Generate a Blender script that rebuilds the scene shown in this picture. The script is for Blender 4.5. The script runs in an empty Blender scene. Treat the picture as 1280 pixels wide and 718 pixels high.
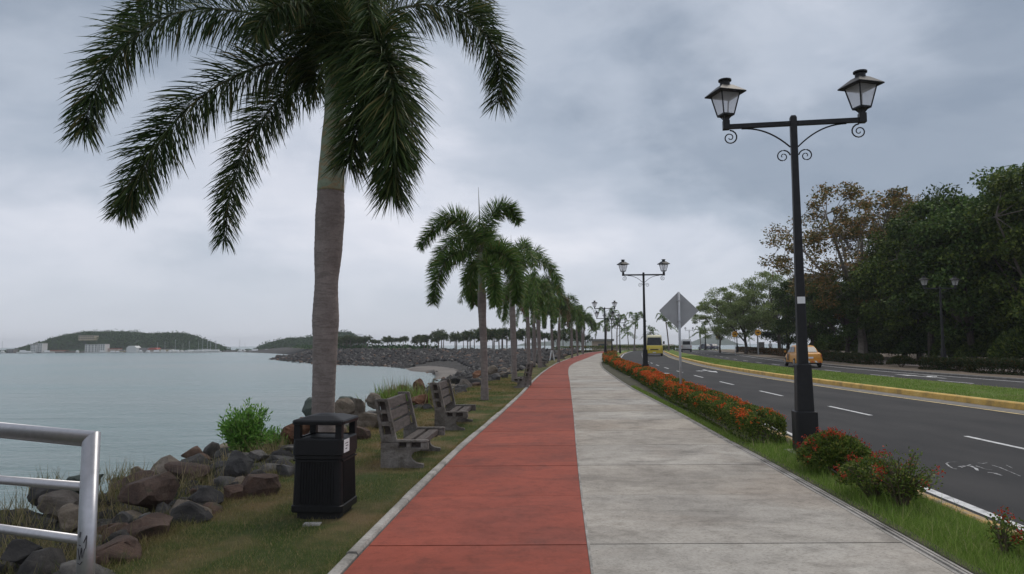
import bpy, bmesh, math, random
import numpy as np
from mathutils import Vector, Matrix
random.seed(7)
PI = math.pi
rad = math.radians
scene = bpy.context.scene
COL = scene.collection

# ------------------------------------------------------------ camera
F = 870.0; EYE = 1.6
PITCH = math.atan(71 / 870.0); ROLL = rad(0.3)
cam_d = bpy.data.cameras.new('camera'); cam = bpy.data.objects.new('camera', cam_d); COL.objects.link(cam)
cam_d.sensor_width = 36.0; cam_d.lens = 36.0 * F / 1280.0
cam_d.clip_start = 0.05; cam_d.clip_end = 12000
cam.matrix_world = Matrix.Translation((0, 0, EYE)) @ Matrix.Rotation(PI / 2 + PITCH, 4, 'X') @ Matrix.Rotation(-ROLL, 4, 'Z')
scene.camera = cam
scene.render.resolution_x = 1024; scene.render.resolution_y = 574

# ------------------------------------------------------------ world: overcast daylight sky
SUN_EL = rad(58); SUN_AZ = rad(35)      # azimuth clockwise from +Y
world = bpy.data.worlds.new('World'); scene.world = world; world.use_nodes = True
wn = world.node_tree.nodes; wl = world.node_tree.links
for n in list(wn): wn.remove(n)
def wnode(t, **k):
    n = wn.new(t)
    for a, b in k.items(): setattr(n, a, b)
    return n
wout = wnode('ShaderNodeOutputWorld'); wbg = wnode('ShaderNodeBackground')
wbg.inputs['Strength'].default_value = 0.1
sky = wnode('ShaderNodeTexSky', sky_type='NISHITA'); sky.sun_disc = False
sky.sun_elevation = SUN_EL; sky.sun_rotation = SUN_AZ
tc = wnode('ShaderNodeTexCoord')
sep = wnode('ShaderNodeSeparateXYZ'); wl.new(tc.outputs['Generated'], sep.inputs[0])
def wmath(op, a, b=None, clamp=False):
    n = wnode('ShaderNodeMath', operation=op); n.use_clamp = clamp
    for i, v in enumerate((a, b)):
        if v is None: continue
        if isinstance(v, (int, float)): n.inputs[i].default_value = v
        else: wl.new(v, n.inputs[i])
    return n.outputs[0]
zc = wmath('MAXIMUM', sep.outputs['Z'], 0.0)
zs = wmath('MULTIPLY', zc, 2.3)
comb = wnode('ShaderNodeCombineXYZ'); wl.new(sep.outputs['X'], comb.inputs[0]); wl.new(sep.outputs['Y'], comb.inputs[1]); wl.new(zs, comb.inputs[2])
CLOUD = (9.5, 5.5, 0.4)
def wnoise(scale, detail, rough, dist, off):
    mp = wnode('ShaderNodeMapping'); wl.new(comb.outputs[0], mp.inputs['Vector'])
    mp.inputs['Location'].default_value = off
    mp.inputs['Rotation'].default_value = (0.25, 0.35, 0.0)
    n = wnode('ShaderNodeTexNoise'); wl.new(mp.outputs[0], n.inputs['Vector'])
    n.inputs['Scale'].default_value = scale; n.inputs['Detail'].default_value = detail
    n.inputs['Roughness'].default_value = rough; n.inputs['Distortion'].default_value = dist
    return n.outputs['Fac']
def wramp(fac, stops):
    r = wnode('ShaderNodeValToRGB'); wl.new(fac, r.inputs[0]); r.color_ramp.interpolation = 'EASE'
    e = r.color_ramp.elements
    while len(e) < len(stops): e.new(0.5)
    for q, (p, c) in zip(e, stops): q.position = p; q.color = (*c, 1)
    return r.outputs[0]
def wmix(fac, a, b):
    m = wnode('ShaderNodeMix', data_type='RGBA')
    if isinstance(fac, (int, float)): m.inputs[0].default_value = fac
    else: wl.new(fac, m.inputs[0])
    wl.new(a, m.inputs[6]); wl.new(b, m.inputs[7]); return m.outputs[2]
SK = 10.0
def sc(c): return tuple(x * SK for x in c)
big = wramp(wnoise(1.55, 7, 0.50, 0.25, CLOUD), [(0.34, sc((.265, .310, .380))), (0.46, sc((.405, .450, .525))), (0.55, sc((.540, .570, .645))), (0.66, sc((.640, .655, .720)))])
fine = wramp(wnoise(4.2, 9, 0.56, 0.35, (4.2, 9.1, 1.0)), [(0.34, (.87, .89, .91)), (0.5, (1.0, 1.0, 1.0)), (0.66, (1.12, 1.10, 1.08))])
mul = wnode('ShaderNodeMix', data_type='RGBA'); mul.blend_type = 'MULTIPLY'; mul.inputs[0].default_value = 1.0
wl.new(big, mul.inputs[6]); wl.new(fine, mul.inputs[7])
hz = wramp(zc, [(0.0, (1, 1, 1)), (0.05, (.7, .7, .7)), (0.17, (0, 0, 0))])
hc = wnode('ShaderNodeRGB'); hc.outputs[0].default_value = (*sc((.540, .570, .640)), 1)
cl = wmix(hz, mul.outputs[2], hc.outputs[0])
final = wmix(0.93, sky.outputs[0], cl)
wl.new(final, wbg.inputs['Color']); wl.new(wbg.outputs[0], wout.inputs['Surface'])

# ------------------------------------------------------------ sun (veiled) and exposure
sd = bpy.data.lights.new('sun', 'SUN'); sd.energy = 1.25; sd.angle = rad(25); sd.color = (1.0, 0.93, 0.84)
sun = bpy.data.objects.new('sun', sd); COL.objects.link(sun)
dirv = Vector((math.sin(SUN_AZ) * math.cos(SUN_EL), math.cos(SUN_AZ) * math.cos(SUN_EL), math.sin(SUN_EL)))
sun.rotation_euler = dirv.to_track_quat('Z', 'Y').to_euler()
vs = scene.view_settings
vs.view_transform = 'Standard'; vs.look = 'None'; vs.exposure = 0.26; vs.gamma = 1.0; vs.use_curve_mapping = False
scene.cycles.volume_step_rate = 4; scene.cycles.volume_bounces = 0; scene.cycles.transparent_max_bounces = 16

# ------------------------------------------------------------ measuring: where a sight line of the photograph meets the place
def ray(px, py):
    x = px - 640.0; y = 359.0 - py
    c, s = math.cos(-ROLL), math.sin(-ROLL)
    x, y = x * c - y * s, x * s + y * c
    return x, F * math.cos(PITCH) - y * math.sin(PITCH), F * math.sin(PITCH) + y * math.cos(PITCH)
def G(px, py, z=0.0):
    x, y, q = ray(px, py); t = (z - EYE) / q
    return x * t, y * t
def W(px, py, Y):
    x, y, q = ray(px, py); t = Y / y
    return Vector((x * t, Y, EYE + q * t))

# ------------------------------------------------------------ materials
def new_mat(name):
    m = bpy.data.materials.new(name); m.use_nodes = True
    return m, m.node_tree.nodes, m.node_tree.links, m.node_tree.nodes['Principled BSDF']
def ramp(nt, fac, stops, interp='LINEAR'):
    r = nt.nodes.new('ShaderNodeValToRGB'); nt.links.new(fac, r.inputs[0]); r.color_ramp.interpolation = interp
    e = r.color_ramp.elements
    while len(e) < len(stops): e.new(0.5)
    for q, (p, c) in zip(e, stops): q.position = p; q.color = (c[0], c[1], c[2], 1)
    return r.outputs[0]
def coord(nt, kind='pos', scale=(1, 1, 1)):
    if kind == 'pos': o = nt.nodes.new('ShaderNodeNewGeometry').outputs['Position']
    else: o = nt.nodes.new('ShaderNodeTexCoord').outputs['Object']
    mp = nt.nodes.new('ShaderNodeMapping'); mp.inputs['Scale'].default_value = scale
    nt.links.new(o, mp.inputs['Vector']); return mp.outputs[0]
def noise(nt, vec, scale, detail=5, rough=.55, dist=0):
    n = nt.nodes.new('ShaderNodeTexNoise'); nt.links.new(vec, n.inputs['Vector'])
    n.inputs['Scale'].default_value = scale; n.inputs['Detail'].default_value = detail
    n.inputs['Roughness'].default_value = rough; n.inputs['Distortion'].default_value = dist
    return n.outputs['Fac']
def mixc(nt, fac, a, b, mode='MIX'):
    m = nt.nodes.new('ShaderNodeMix'); m.data_type = 'RGBA'; m.blend_type = mode
    for i, v in ((0, fac), (6, a), (7, b)):
        if isinstance(v, (int, float)): m.inputs[i].default_value = v
        elif isinstance(v, tuple): m.inputs[i].default_value = (*v[:3], 1)
        else: nt.links.new(v, m.inputs[i])
    return m.outputs[2]
def bump(nt, h, strength, dist, b):
    n = nt.nodes.new('ShaderNodeBump'); n.inputs['Strength'].default_value = strength; n.inputs['Distance'].default_value = dist
    nt.links.new(h, n.inputs['Height']); nt.links.new(n.outputs[0], b.inputs['Normal'])
def pmat(name, stops, scale=3, rough=.85, bs=0, bscale=20, bdist=.01, fine=None, fscale=60, kind='pos', metal=0, stretch=(1, 1, 1), obj_var=0, spec=None, detail=6):
    m, N, L, b = new_mat(name); nt = m.node_tree
    v = coord(nt, kind, stretch)
    c = ramp(nt, noise(nt, v, scale, detail), stops)
    if fine: c = mixc(nt, 1.0, c, ramp(nt, noise(nt, v, fscale, 4, .6), [(0.3, (fine[0],) * 3), (0.7, (fine[1],) * 3)]), 'MULTIPLY')
    if obj_var:
        oi = nt.nodes.new('ShaderNodeObjectInfo')
        c = mixc(nt, 1.0, c, ramp(nt, oi.outputs['Random'], [(0, (1 - obj_var,) * 3), (1, (1 + obj_var,) * 3)]), 'MULTIPLY')
    L.new(c, b.inputs['Base Color']); b.inputs['Roughness'].default_value = rough; b.inputs['Metallic'].default_value = metal
    if spec is not None: b.inputs['Specular IOR Level'].default_value = spec
    if bs: bump(nt, noise(nt, v, bscale, 5, .6), bs, bdist, b)
    return m
def leafmat(name, stops, rough=.5, trans=.25, patch=None, pscale=.4, vary=0):
    """every leaf is an island of its own and takes its own tone"""
    m, N, L, b = new_mat(name); nt = m.node_tree
    g = nt.nodes.new('ShaderNodeNewGeometry')
    c = ramp(nt, g.outputs['Random Per Island'], stops)
    oi = nt.nodes.new('ShaderNodeObjectInfo')
    if vary: c = mixc(nt, 1.0, c, ramp(nt, oi.outputs['Random'], [(0, (.72, .80, .74)), (.35, (1, 1, .9)), (.7, (1.25, 1.12, .85)), (1, (1.5, 1.42, 1.1))]), 'MULTIPLY')
    if patch: c = mixc(nt, ramp(nt, noise(nt, coord(nt), pscale, 4), [(.42, (0, 0, 0)), (.62, (1, 1, 1))]), c, mixc(nt, .72, c, patch))
    L.new(c, b.inputs['Base Color']); b.inputs['Roughness'].default_value = rough; b.inputs['Specular IOR Level'].default_value = .14
    t = nt.nodes.new('ShaderNodeBsdfTranslucent'); L.new(c, t.inputs['Color'])
    ms = nt.nodes.new('ShaderNodeMixShader'); ms.inputs[0].default_value = trans
    L.new(b.outputs[0], ms.inputs[1]); L.new(t.outputs[0], ms.inputs[2])
    L.new(ms.outputs[0], nt.nodes['Material Output'].inputs['Surface'])
    return m
def flat(name, c, rough=.5, metal=0, var=.12, scale=8, spec=None):
    return pmat(name, [(.3, tuple(x * (1 - var) for x in c)), (.7, tuple(min(1, x * (1 + var)) for x in c))], scale, rough, kind='obj', metal=metal, spec=spec)

M = {}
def slabmat(name, base, worn, stain, speck):
    m, N, L, b = new_mat(name); nt = m.node_tree; v = coord(nt)
    c = ramp(nt, noise(nt, v, .9, 7, .6, .4), [(.3, worn), (.62, base)])
    c = mixc(nt, ramp(nt, noise(nt, coord(nt, 'pos', (.8, 1.15, 1)), 1.2, 9, .72, .5), [(.49, (0, 0, 0)), (.68, (.6, .6, .6))]), c, stain)
    c = mixc(nt, 1.0, c, ramp(nt, noise(nt, coord(nt, 'pos', (.7, 1.2, 1)), 2.3, 9, .75, .4), [(.32, (.84, .83, .82)), (.5, (1, 1, 1)), (.70, (1.10, 1.09, 1.08))]), 'MULTIPLY')
    c = mixc(nt, 1.0, c, ramp(nt, noise(nt, coord(nt, 'pos', (.8, 1.3, 1)), 46, 6, .8), [(.30, (speck[0],) * 3), (.44, (.97,) * 3), (.8, (speck[1],) * 3)]), 'MULTIPLY')
    c = mixc(nt, 1.0, c, ramp(nt, noise(nt, v, 5.5, 9, .82), [(.34, (.70, .69, .67)), (.5, (1, 1, 1)), (.72, (1.08, 1.08, 1.08))]), 'MULTIPLY')
    c = mixc(nt, ramp(nt, noise(nt, v, .42, 5, .6, .8), [(.48, (0, 0, 0)), (.66, (.5, .5, .5))]), c, mixc(nt, 1.0, c, (.80, .72, .66), 'MULTIPLY'))
    oi = nt.nodes.new('ShaderNodeObjectInfo')
    c = mixc(nt, 1.0, c, ramp(nt, oi.outputs['Random'], [(0, (.84, .85, .88)), (.3, (1, .98, .96)), (.55, (.94, .89, .84)), (.8, (1.0, 1.0, 1.0)), (1, (1.08, 1.06, 1.03))]), 'MULTIPLY')
    L.new(c, b.inputs['Base Color']); b.inputs['Roughness'].default_value = .8; b.inputs['Specular IOR Level'].default_value = .25
    bump(nt, noise(nt, v, 90, 4, .7), .35, .004, b)
    return m
M['red'] = slabmat('red_painted_concrete', (.305, .074, .047), (.235, .062, .042), (.125, .048, .037), (.74, 1.12))
M['concrete'] = slabmat('brushed_concrete', (.405, .382, .342), (.270, .252, .225), (.140, .130, .116), (.34, 1.34))
M['edging'] = pmat('edging_concrete', [(.3, (.17, .16, .14)), (.6, (.40, .375, .34))], 3, .9, .5, 60, .006, (.7, 1.15), 50)
M['bed'] = pmat('joint_soil', [(.3, (.045, .04, .033)), (.7, (.10, .09, .07))], 12)
M['bed2'] = pmat('hedge_bed_soil', [(.3, (.030, .028, .018)), (.5, (.06, .058, .030)), (.7, (.10, .085, .05))], 5, .95, .8, 40, .02, (.6, 1.3))
M['soil'] = pmat('verge_soil', [(.3, (.08, .06, .04)), (.7, (.19, .145, .10))], 3, .95, .6, 40, .02, (.7, 1.2))
M['asphalt'] = pmat('asphalt', [(.3, (.028, .028, .029)), (.5, (.040, .039, .039)), (.7, (.052, .050, .049))], .9, .85, .5, 220, .004, (.75, 1.25), 150, stretch=(1, .35, 1), spec=.2)
M['gutter'] = pmat('gutter_concrete', [(.3, (.12, .115, .105)), (.7, (.22, .205, .185))], 4, .9, .4, 60, .005)
M['yellow_kerb'] = pmat('yellow_kerb_paint', [(.34, (.46, .30, .10)), (.5, (.68, .43, .11)), (.7, (.76, .52, .17))], 2.2, .75, .3, 50, .004, (.85, 1.1), 30)
M['old_kerb'] = pmat('worn_yellow_kerb', [(.40, (.27, .22, .16)), (.55, (.48, .30, .10))], 5, .8, .3, 50, .004)
M['white_line'] = pmat('white_road_paint', [(.33, (.33, .33, .33)), (.52, (.62, .62, .61))], 9, .7)
M['worn_line'] = pmat('worn_road_paint', [(.42, (.10, .10, .10)), (.58, (.48, .48, .48))], 14, .7)
M['yellow_line'] = pmat('yellow_road_paint', [(.38, (.32, .25, .15)), (.55, (.60, .46, .22))], 6, .75)
def grassground(name, g1, g2, dry, t0, t1):
    m, N, L, b = new_mat(name); nt = m.node_tree; v = coord(nt)
    c = ramp(nt, noise(nt, v, 14, 6, .7), [(.3, g1), (.7, g2)])
    c = mixc(nt, ramp(nt, noise(nt, v, .85, 5, .6), [(t0, (0, 0, 0)), (t1, (1, 1, 1))]), c, dry)
    L.new(c, b.inputs['Base Color']); b.inputs['Roughness'].default_value = .95; b.inputs['Specular IOR Level'].default_value = .1
    bump(nt, noise(nt, v, 30, 6, .75), 1.0, .05, b)
    return m
M['grass_left'] = grassground('dry_mixed_turf', (.050, .070, .024), (.095, .118, .040), (.200, .150, .080), .44, .60)
M['grass_right'] = grassground('green_turf', (.095, .145, .035), (.165, .235, .055), (.16, .13, .065), .52, .70)
M['blade_left'] = leafmat('dry_grass_blades', [(0, (.065, .105, .024)), (.45, (.12, .17, .042)), (.7, (.21, .20, .075)), (1, (.38, .30, .16))], .7, .3, (.34, .24, .12), .85)
M['blade_right'] = leafmat('green_grass_blades', [(0, (.11, .18, .035)), (.6, (.20, .31, .055)), (.88, (.30, .38, .10)), (1, (.46, .40, .22))], .7, .3)
M['weed'] = leafmat('dry_weed_blades', [(0, (.11, .13, .045)), (.5, (.22, .19, .09)), (1, (.36, .29, .17))], .8, .3)
M['trunk_grey'] = None
def trunkmat(name, a, b_, ring, rscale):
    m, N, L, b = new_mat(name); nt = m.node_tree
    v = coord(nt, 'obj'); c = ramp(nt, noise(nt, v, 4, 6, .6), [(.3, a), (.7, b_)])
    v2 = coord(nt, 'obj', (1.6, 1.6, rscale))
    r = noise(nt, v2, 1.0, 3, .7)
    c = mixc(nt, ramp(nt, r, [(.44, (0, 0, 0)), (.5, (.8, .8, .8)), (.56, (0, 0, 0))]), c, ring)
    c = mixc(nt, 1.0, c, ramp(nt, noise(nt, v, 38, 4, .7), [(.3, (.78, .78, .78)), (.7, (1.12, 1.12, 1.12))]), 'MULTIPLY')
    L.new(c, b.inputs['Base Color']); b.inputs['Roughness'].default_value = .85
    bump(nt, r, .25, .012, b); return m
M['trunk_grey'] = trunkmat('ringed_palm_bark', (.175, .142, .126), (.265, .222, .20), (.15, .122, .108), 9)
M['crownshaft'] = trunkmat('green_crownshaft', (.17, .21, .135), (.30, .33, .24), (.30, .20, .10), 3)
M['bark'] = pmat('tree_bark', [(.3, (.05, .042, .034)), (.7, (.12, .10, .082))], 5, .95, .6, 30, .02, kind='obj')
M['bark_pale'] = pmat('pale_tree_bark', [(.3, (.13, .11, .09)), (.7, (.24, .21, .18))], 5, .95, .6, 30, .02, kind='obj')
M['frond'] = leafmat('palm_leaflets', [(0, (.024, .048, .017)), (.55, (.056, .092, .027)), (.88, (.105, .135, .042)), (1, (.21, .17, .07))], .42, .22)
M['frond_mid'] = leafmat('palm_leaflets_lighter', [(0, (.045, .090, .024)), (.55, (.105, .185, .042)), (.9, (.18, .26, .065)), (1, (.26, .20, .08))], .45, .25)
M['dead_frond'] = leafmat('dry_palm_leaflets', [(0, (.09, .06, .03)), (.6, (.17, .115, .06)), (1, (.26, .19, .11))], .7, .2)
M['rachis'] = flat('palm_rachis', (.10, .10, .045), .6)
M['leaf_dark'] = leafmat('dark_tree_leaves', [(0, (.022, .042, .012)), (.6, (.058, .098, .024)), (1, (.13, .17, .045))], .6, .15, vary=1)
M['leaf_mid'] = leafmat('green_tree_leaves', [(0, (.034, .068, .018)), (.6, (.085, .145, .036)), (1, (.16, .22, .06))], .6, .2, vary=0)
M['leaf_soft'] = leafmat('soft_green_leaves', [(0, (.11, .16, .055)), (.6, (.21, .27, .09)), (1, (.33, .37, .15))], .55, .3)
M['leaf_autumn'] = leafmat('turning_leaves', [(0, (.07, .078, .026)), (.4, (.13, .125, .040)), (.62, (.25, .155, .055)), (.85, (.36, .20, .07)), (1, (.15, .17, .05))], .55, .2)
M['leaf_hedge'] = leafmat('hedge_leaves', [(0, (.045, .075, .018)), (.5, (.10, .15, .030)), (.85, (.17, .22, .045)), (1, (.26, .22, .06))], .42, .25)
M['leaf_hedge_dark'] = leafmat('dark_hedge_leaves', [(0, (.020, .034, .012)), (.6, (.036, .058, .018)), (1, (.10, .062, .028))], .5, .2)
M['leaf_hedge_red'] = leafmat('brownish_hedge_leaves', [(0, (.030, .036, .014)), (.5, (.065, .055, .022)), (1, (.15, .062, .030))], .5, .2)
M['leaf_bright'] = leafmat('bright_shrub_leaves', [(0, (.07, .17, .03)), (.6, (.15, .32, .055)), (1, (.26, .42, .10))], .4, .3)
M['flower'] = leafmat('orange_red_blossom', [(0, (.50, .045, .015)), (.6, (.66, .10, .022)), (1, (.72, .24, .05))], .6, .2)
M['flower_dark'] = leafmat('red_blossom', [(0, (.28, .022, .016)), (.6, (.42, .045, .025)), (1, (.50, .10, .04))], .6, .2)
M['stem'] = flat('woody_stem', (.10, .075, .05), .9)
def rockmat(name, a, b_, c_, moss=None):
    m, N, L, b = new_mat(name); nt = m.node_tree; v = coord(nt, 'pos')
    c = ramp(nt, noise(nt, v, 3.6, 8, .66, .6), [(.30, a), (.5, b_), (.72, c_)])
    c = mixc(nt, 1.0, c, ramp(nt, noise(nt, v, 38, 6, .8), [(.28, (.62, .62, .62)), (.55, (1, 1, 1)), (.78, (1.3, 1.28, 1.25))]), 'MULTIPLY')
    if moss: c = mixc(nt, ramp(nt, noise(nt, v, 6.0, 7, .75), [(.56, (0, 0, 0)), (.66, (.8, .8, .8))]), c, moss)
    oi = nt.nodes.new('ShaderNodeObjectInfo')
    c = mixc(nt, 1.0, c, ramp(nt, oi.outputs['Random'], [(0, (.78, .78, .80)), (1, (1.2, 1.17, 1.12))]), 'MULTIPLY')
    L.new(c, b.inputs['Base Color']); b.inputs['Roughness'].default_value = .9
    bump(nt, noise(nt, v, 13, 9, .8), 1.0, .05, b); return m
M['rock_dark'] = rockmat('dark_basalt', (.024, .023, .023), (.046, .043, .041), (.085, .078, .072))
M['rubble_dark'] = rockmat('dark_causeway_basalt', (.012, .012, .013), (.028, .026, .026), (.055, .050, .047))
M['rock_grey'] = rockmat('grey_rock', (.060, .057, .054), (.11, .105, .10), (.20, .19, .18), (.06, .065, .035))
M['rock_brown'] = rockmat('brown_rock', (.050, .032, .025), (.100, .060, .043), (.17, .115, .085), (.06, .06, .03))
M['rock_rust'] = rockmat('rust_rock', (.085, .038, .022), (.16, .070, .036), (.22, .13, .08))
M['rock_tan'] = rockmat('tan_rock', (.10, .080, .060), (.19, .155, .12), (.30, .26, .22), (.08, .075, .045))
M['rock_green'] = rockmat('greenish_rock', (.05, .065, .055), (.085, .11, .095), (.14, .16, .14))
M['slope'] = pmat('embankment_fill', [(.3, (.020, .018, .016)), (.55, (.045, .040, .035)), (.75, (.085, .075, .062))], 1.6, .95, 1.0, 3.5, .25, (.5, 1.4), 9)
M['sand'] = pmat('wet_sand', [(.3, (.085, .072, .058)), (.7, (.16, .138, .115))], .25, .8, .5, 3, .1)
def watermat():
    m, N, L, b = new_mat('bay_water'); nt = m.node_tree; v = coord(nt)
    c = ramp(nt, noise(nt, coord(nt, 'pos', (.5, 1, 1)), .012, 5, .55, .5), [(.35, (.150, .240, .240)), (.65, (.225, .262, .250))])
    L.new(c, b.inputs['Base Color']); b.inputs['Roughness'].default_value = .22; b.inputs['IOR'].default_value = 1.33
    h = noise(nt, coord(nt, 'pos', (.55, 1.0, 1)), 2.3, 7, .62, .3)
    h2 = noise(nt, coord(nt, 'pos', (.4, 1.0, 1)), .35, 4, .5, .3)
    ad = nt.nodes.new('ShaderNodeMath'); ad.operation = 'MULTIPLY_ADD'; L.new(h2, ad.inputs[0]); ad.inputs[1].default_value = 2.5; L.new(h, ad.inputs[2])
    bump(nt, ad.outputs[0], 1.0, .34, b); return m
M['water'] = watermat()
M['black_metal'] = flat('black_paint', (.012, .012, .013), .5, 0, .25, 10, .3)
M['steel'] = flat('brushed_steel', (.46, .46, .48), .42, .75, .08, 30)
M['galv'] = flat('galvanised_steel', (.42, .43, .44), .5, .35, .1, 12)
M['sign_back'] = pmat('bare_sign_back', [(.3, (.30, .305, .31)), (.7, (.37, .375, .38))], 3, .6, kind='obj')
M['bin'] = flat('black_plastic', (.008, .008, .009), .5, 0, .2, 20, .25)
M['bin_dark'] = flat('bin_liner_black', (.006, .006, .006), .7)
M['paper'] = flat('white_sticker', (.70, .70, .70), .6, 0, .04)
M['ink'] = flat('dark_ink', (.03, .03, .035), .7)
M['bench'] = rockmat('weathered_concrete', (.10, .085, .07), (.21, .188, .165), (.36, .335, .31), (.08, .066, .050))
M['plank'] = pmat('weathered_plank', [(.3, (.045, .035, .030)), (.7, (.115, .094, .083))], 5, .85, .5, 30, .01, (.7, 1.2), 40, 'obj', stretch=(6, 1, 6))
def milkmat():
    m, N, L, b = new_mat('frosted_pane'); b.inputs['Base Color'].default_value = (.82, .81, .80, 1); b.inputs['Roughness'].default_value = .45
    t = N.new('ShaderNodeBsdfTranslucent'); t.inputs['Color'].default_value = (.92, .91, .90, 1); ms = N.new('ShaderNodeMixShader'); ms.inputs[0].default_value = .6; tp_ = N.new('ShaderNodeBsdfTransparent'); tp_.inputs[0].default_value = (.93, .92, .93, 1); m2 = N.new('ShaderNodeMixShader'); m2.inputs[0].default_value = .62
    L.new(b.outputs[0], ms.inputs[1]); L.new(t.outputs[0], ms.inputs[2]); L.new(ms.outputs[0], m2.inputs[1]); L.new(tp_.outputs[0], m2.inputs[2]); L.new(m2.outputs[0], N['Material Output'].inputs['Surface']); return m
M['milk'] = milkmat()
M['glass'] = flat('dark_glass', (.03, .035, .04), .3, 0, .2, 3, .2)
M['taxi'] = flat('taxi_yellow', (.62, .27, .03), .35, 0, .05)
M['taxi_check'] = flat('taxi_dark_panel', (.05, .05, .06), .4)
M['busyel'] = flat('bus_yellow', (.60, .46, .05), .35, 0, .05)
M['buscream'] = flat('bus_cream', (.62, .58, .38), .4, 0, .05)
M['vanwhite'] = flat('van_white', (.66, .66, .66), .35, 0, .04)
M['tyre'] = flat('tyre_rubber', (.018, .018, .018), .8)
M['rim'] = flat('wheel_rim', (.35, .35, .36), .35, .7)
M['red_light'] = flat('red_lens', (.38, .03, .02), .25)
M['lamp_lens'] = flat('clear_lens', (.55, .55, .50), .2)
M['carcol'] = flat('car_dark_blue', (.05, .06, .09), .3)
M['carsilver'] = flat('car_silver', (.35, .36, .38), .3, .3)
M['sign_yellow'] = flat('sign_yellow', (.66, .32, .02), .5, 0, .05)
M['hill'] = pmat('distant_hill_cover', [(.3, (.022, .045, .022)), (.7, (.045, .075, .038))], .2, .95)
M['farhill'] = pmat('far_mountain_cover', [(.3, (.04, .06, .05)), (.7, (.06, .08, .06))], .02, .95)
M['forest'] = leafmat('island_canopy', [(0, (.018, .048, .016)), (.6, (.042, .095, .030)), (1, (.09, .15, .05))], .9, 0)
M['wall_white'] = flat('white_render', (.62, .62, .60), .8, 0, .06)
M['wall_beige'] = flat('beige_render', (.42, .36, .24), .8, 0, .06)
M['wall_pink'] = flat('pinkish_render', (.42, .33, .28), .8, 0, .06)
M['roof_red'] = flat('red_roof', (.36, .075, .05), .8)
M['roof_grey'] = flat('grey_roof', (.22, .21, .20), .8)
M['window'] = flat('window_dark', (.05, .06, .07), .3)
M['skin'] = flat('skin_brown', (.20, .11, .07), .6)
M['shirt'] = flat('white_shirt', (.68, .68, .68), .8)
M['trousers'] = flat('dark_trousers', (.03, .03, .04), .85)
M['hair'] = flat('dark_hair', (.015, .012, .010), .7)
M['paving_pink'] = pmat('far_pavement', [(.3, (.24, .19, .16)), (.7, (.33, .27, .23))], 1, .9)
M['orange'] = flat('reflective_orange', (.62, .12, .03), .5)

# ------------------------------------------------------------ object helpers
def put(o, parent=None):
    COL.objects.link(o)
    if parent is not None: o.parent = parent
    return o
def tag(o, label=None, cat=None, group=None, kind=None):
    if label: o['label'] = label
    if cat: o['category'] = cat
    if group: o['group'] = group
    if kind: o['kind'] = kind
    return o
def thing(name, label, cat, loc=(0, 0, 0), rz=0, group=None):
    o = bpy.data.objects.new(name, None); o.empty_display_size = .2; COL.objects.link(o)
    o.location = loc; o.rotation_euler = (0, 0, rz)
    return tag(o, label, cat, group)
def copy_tree(o, parent=None):
    c = o.copy(); COL.objects.link(c)
    if parent is not None: c.parent = parent
    for ch in [q for q in bpy.data.objects if q.parent == o]: copy_tree(ch, c)
    return c
KIDS = {}
def dup(o, loc, rz, label, group=None, scale=1.0):
    c = copy_tree(o); c.location = loc; c.rotation_euler = (0, 0, rz); c.scale = (scale,) * 3 if isinstance(scale, (int, float)) else scale
    c['label'] = label
    if group: c['group'] = group
    return c
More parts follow.
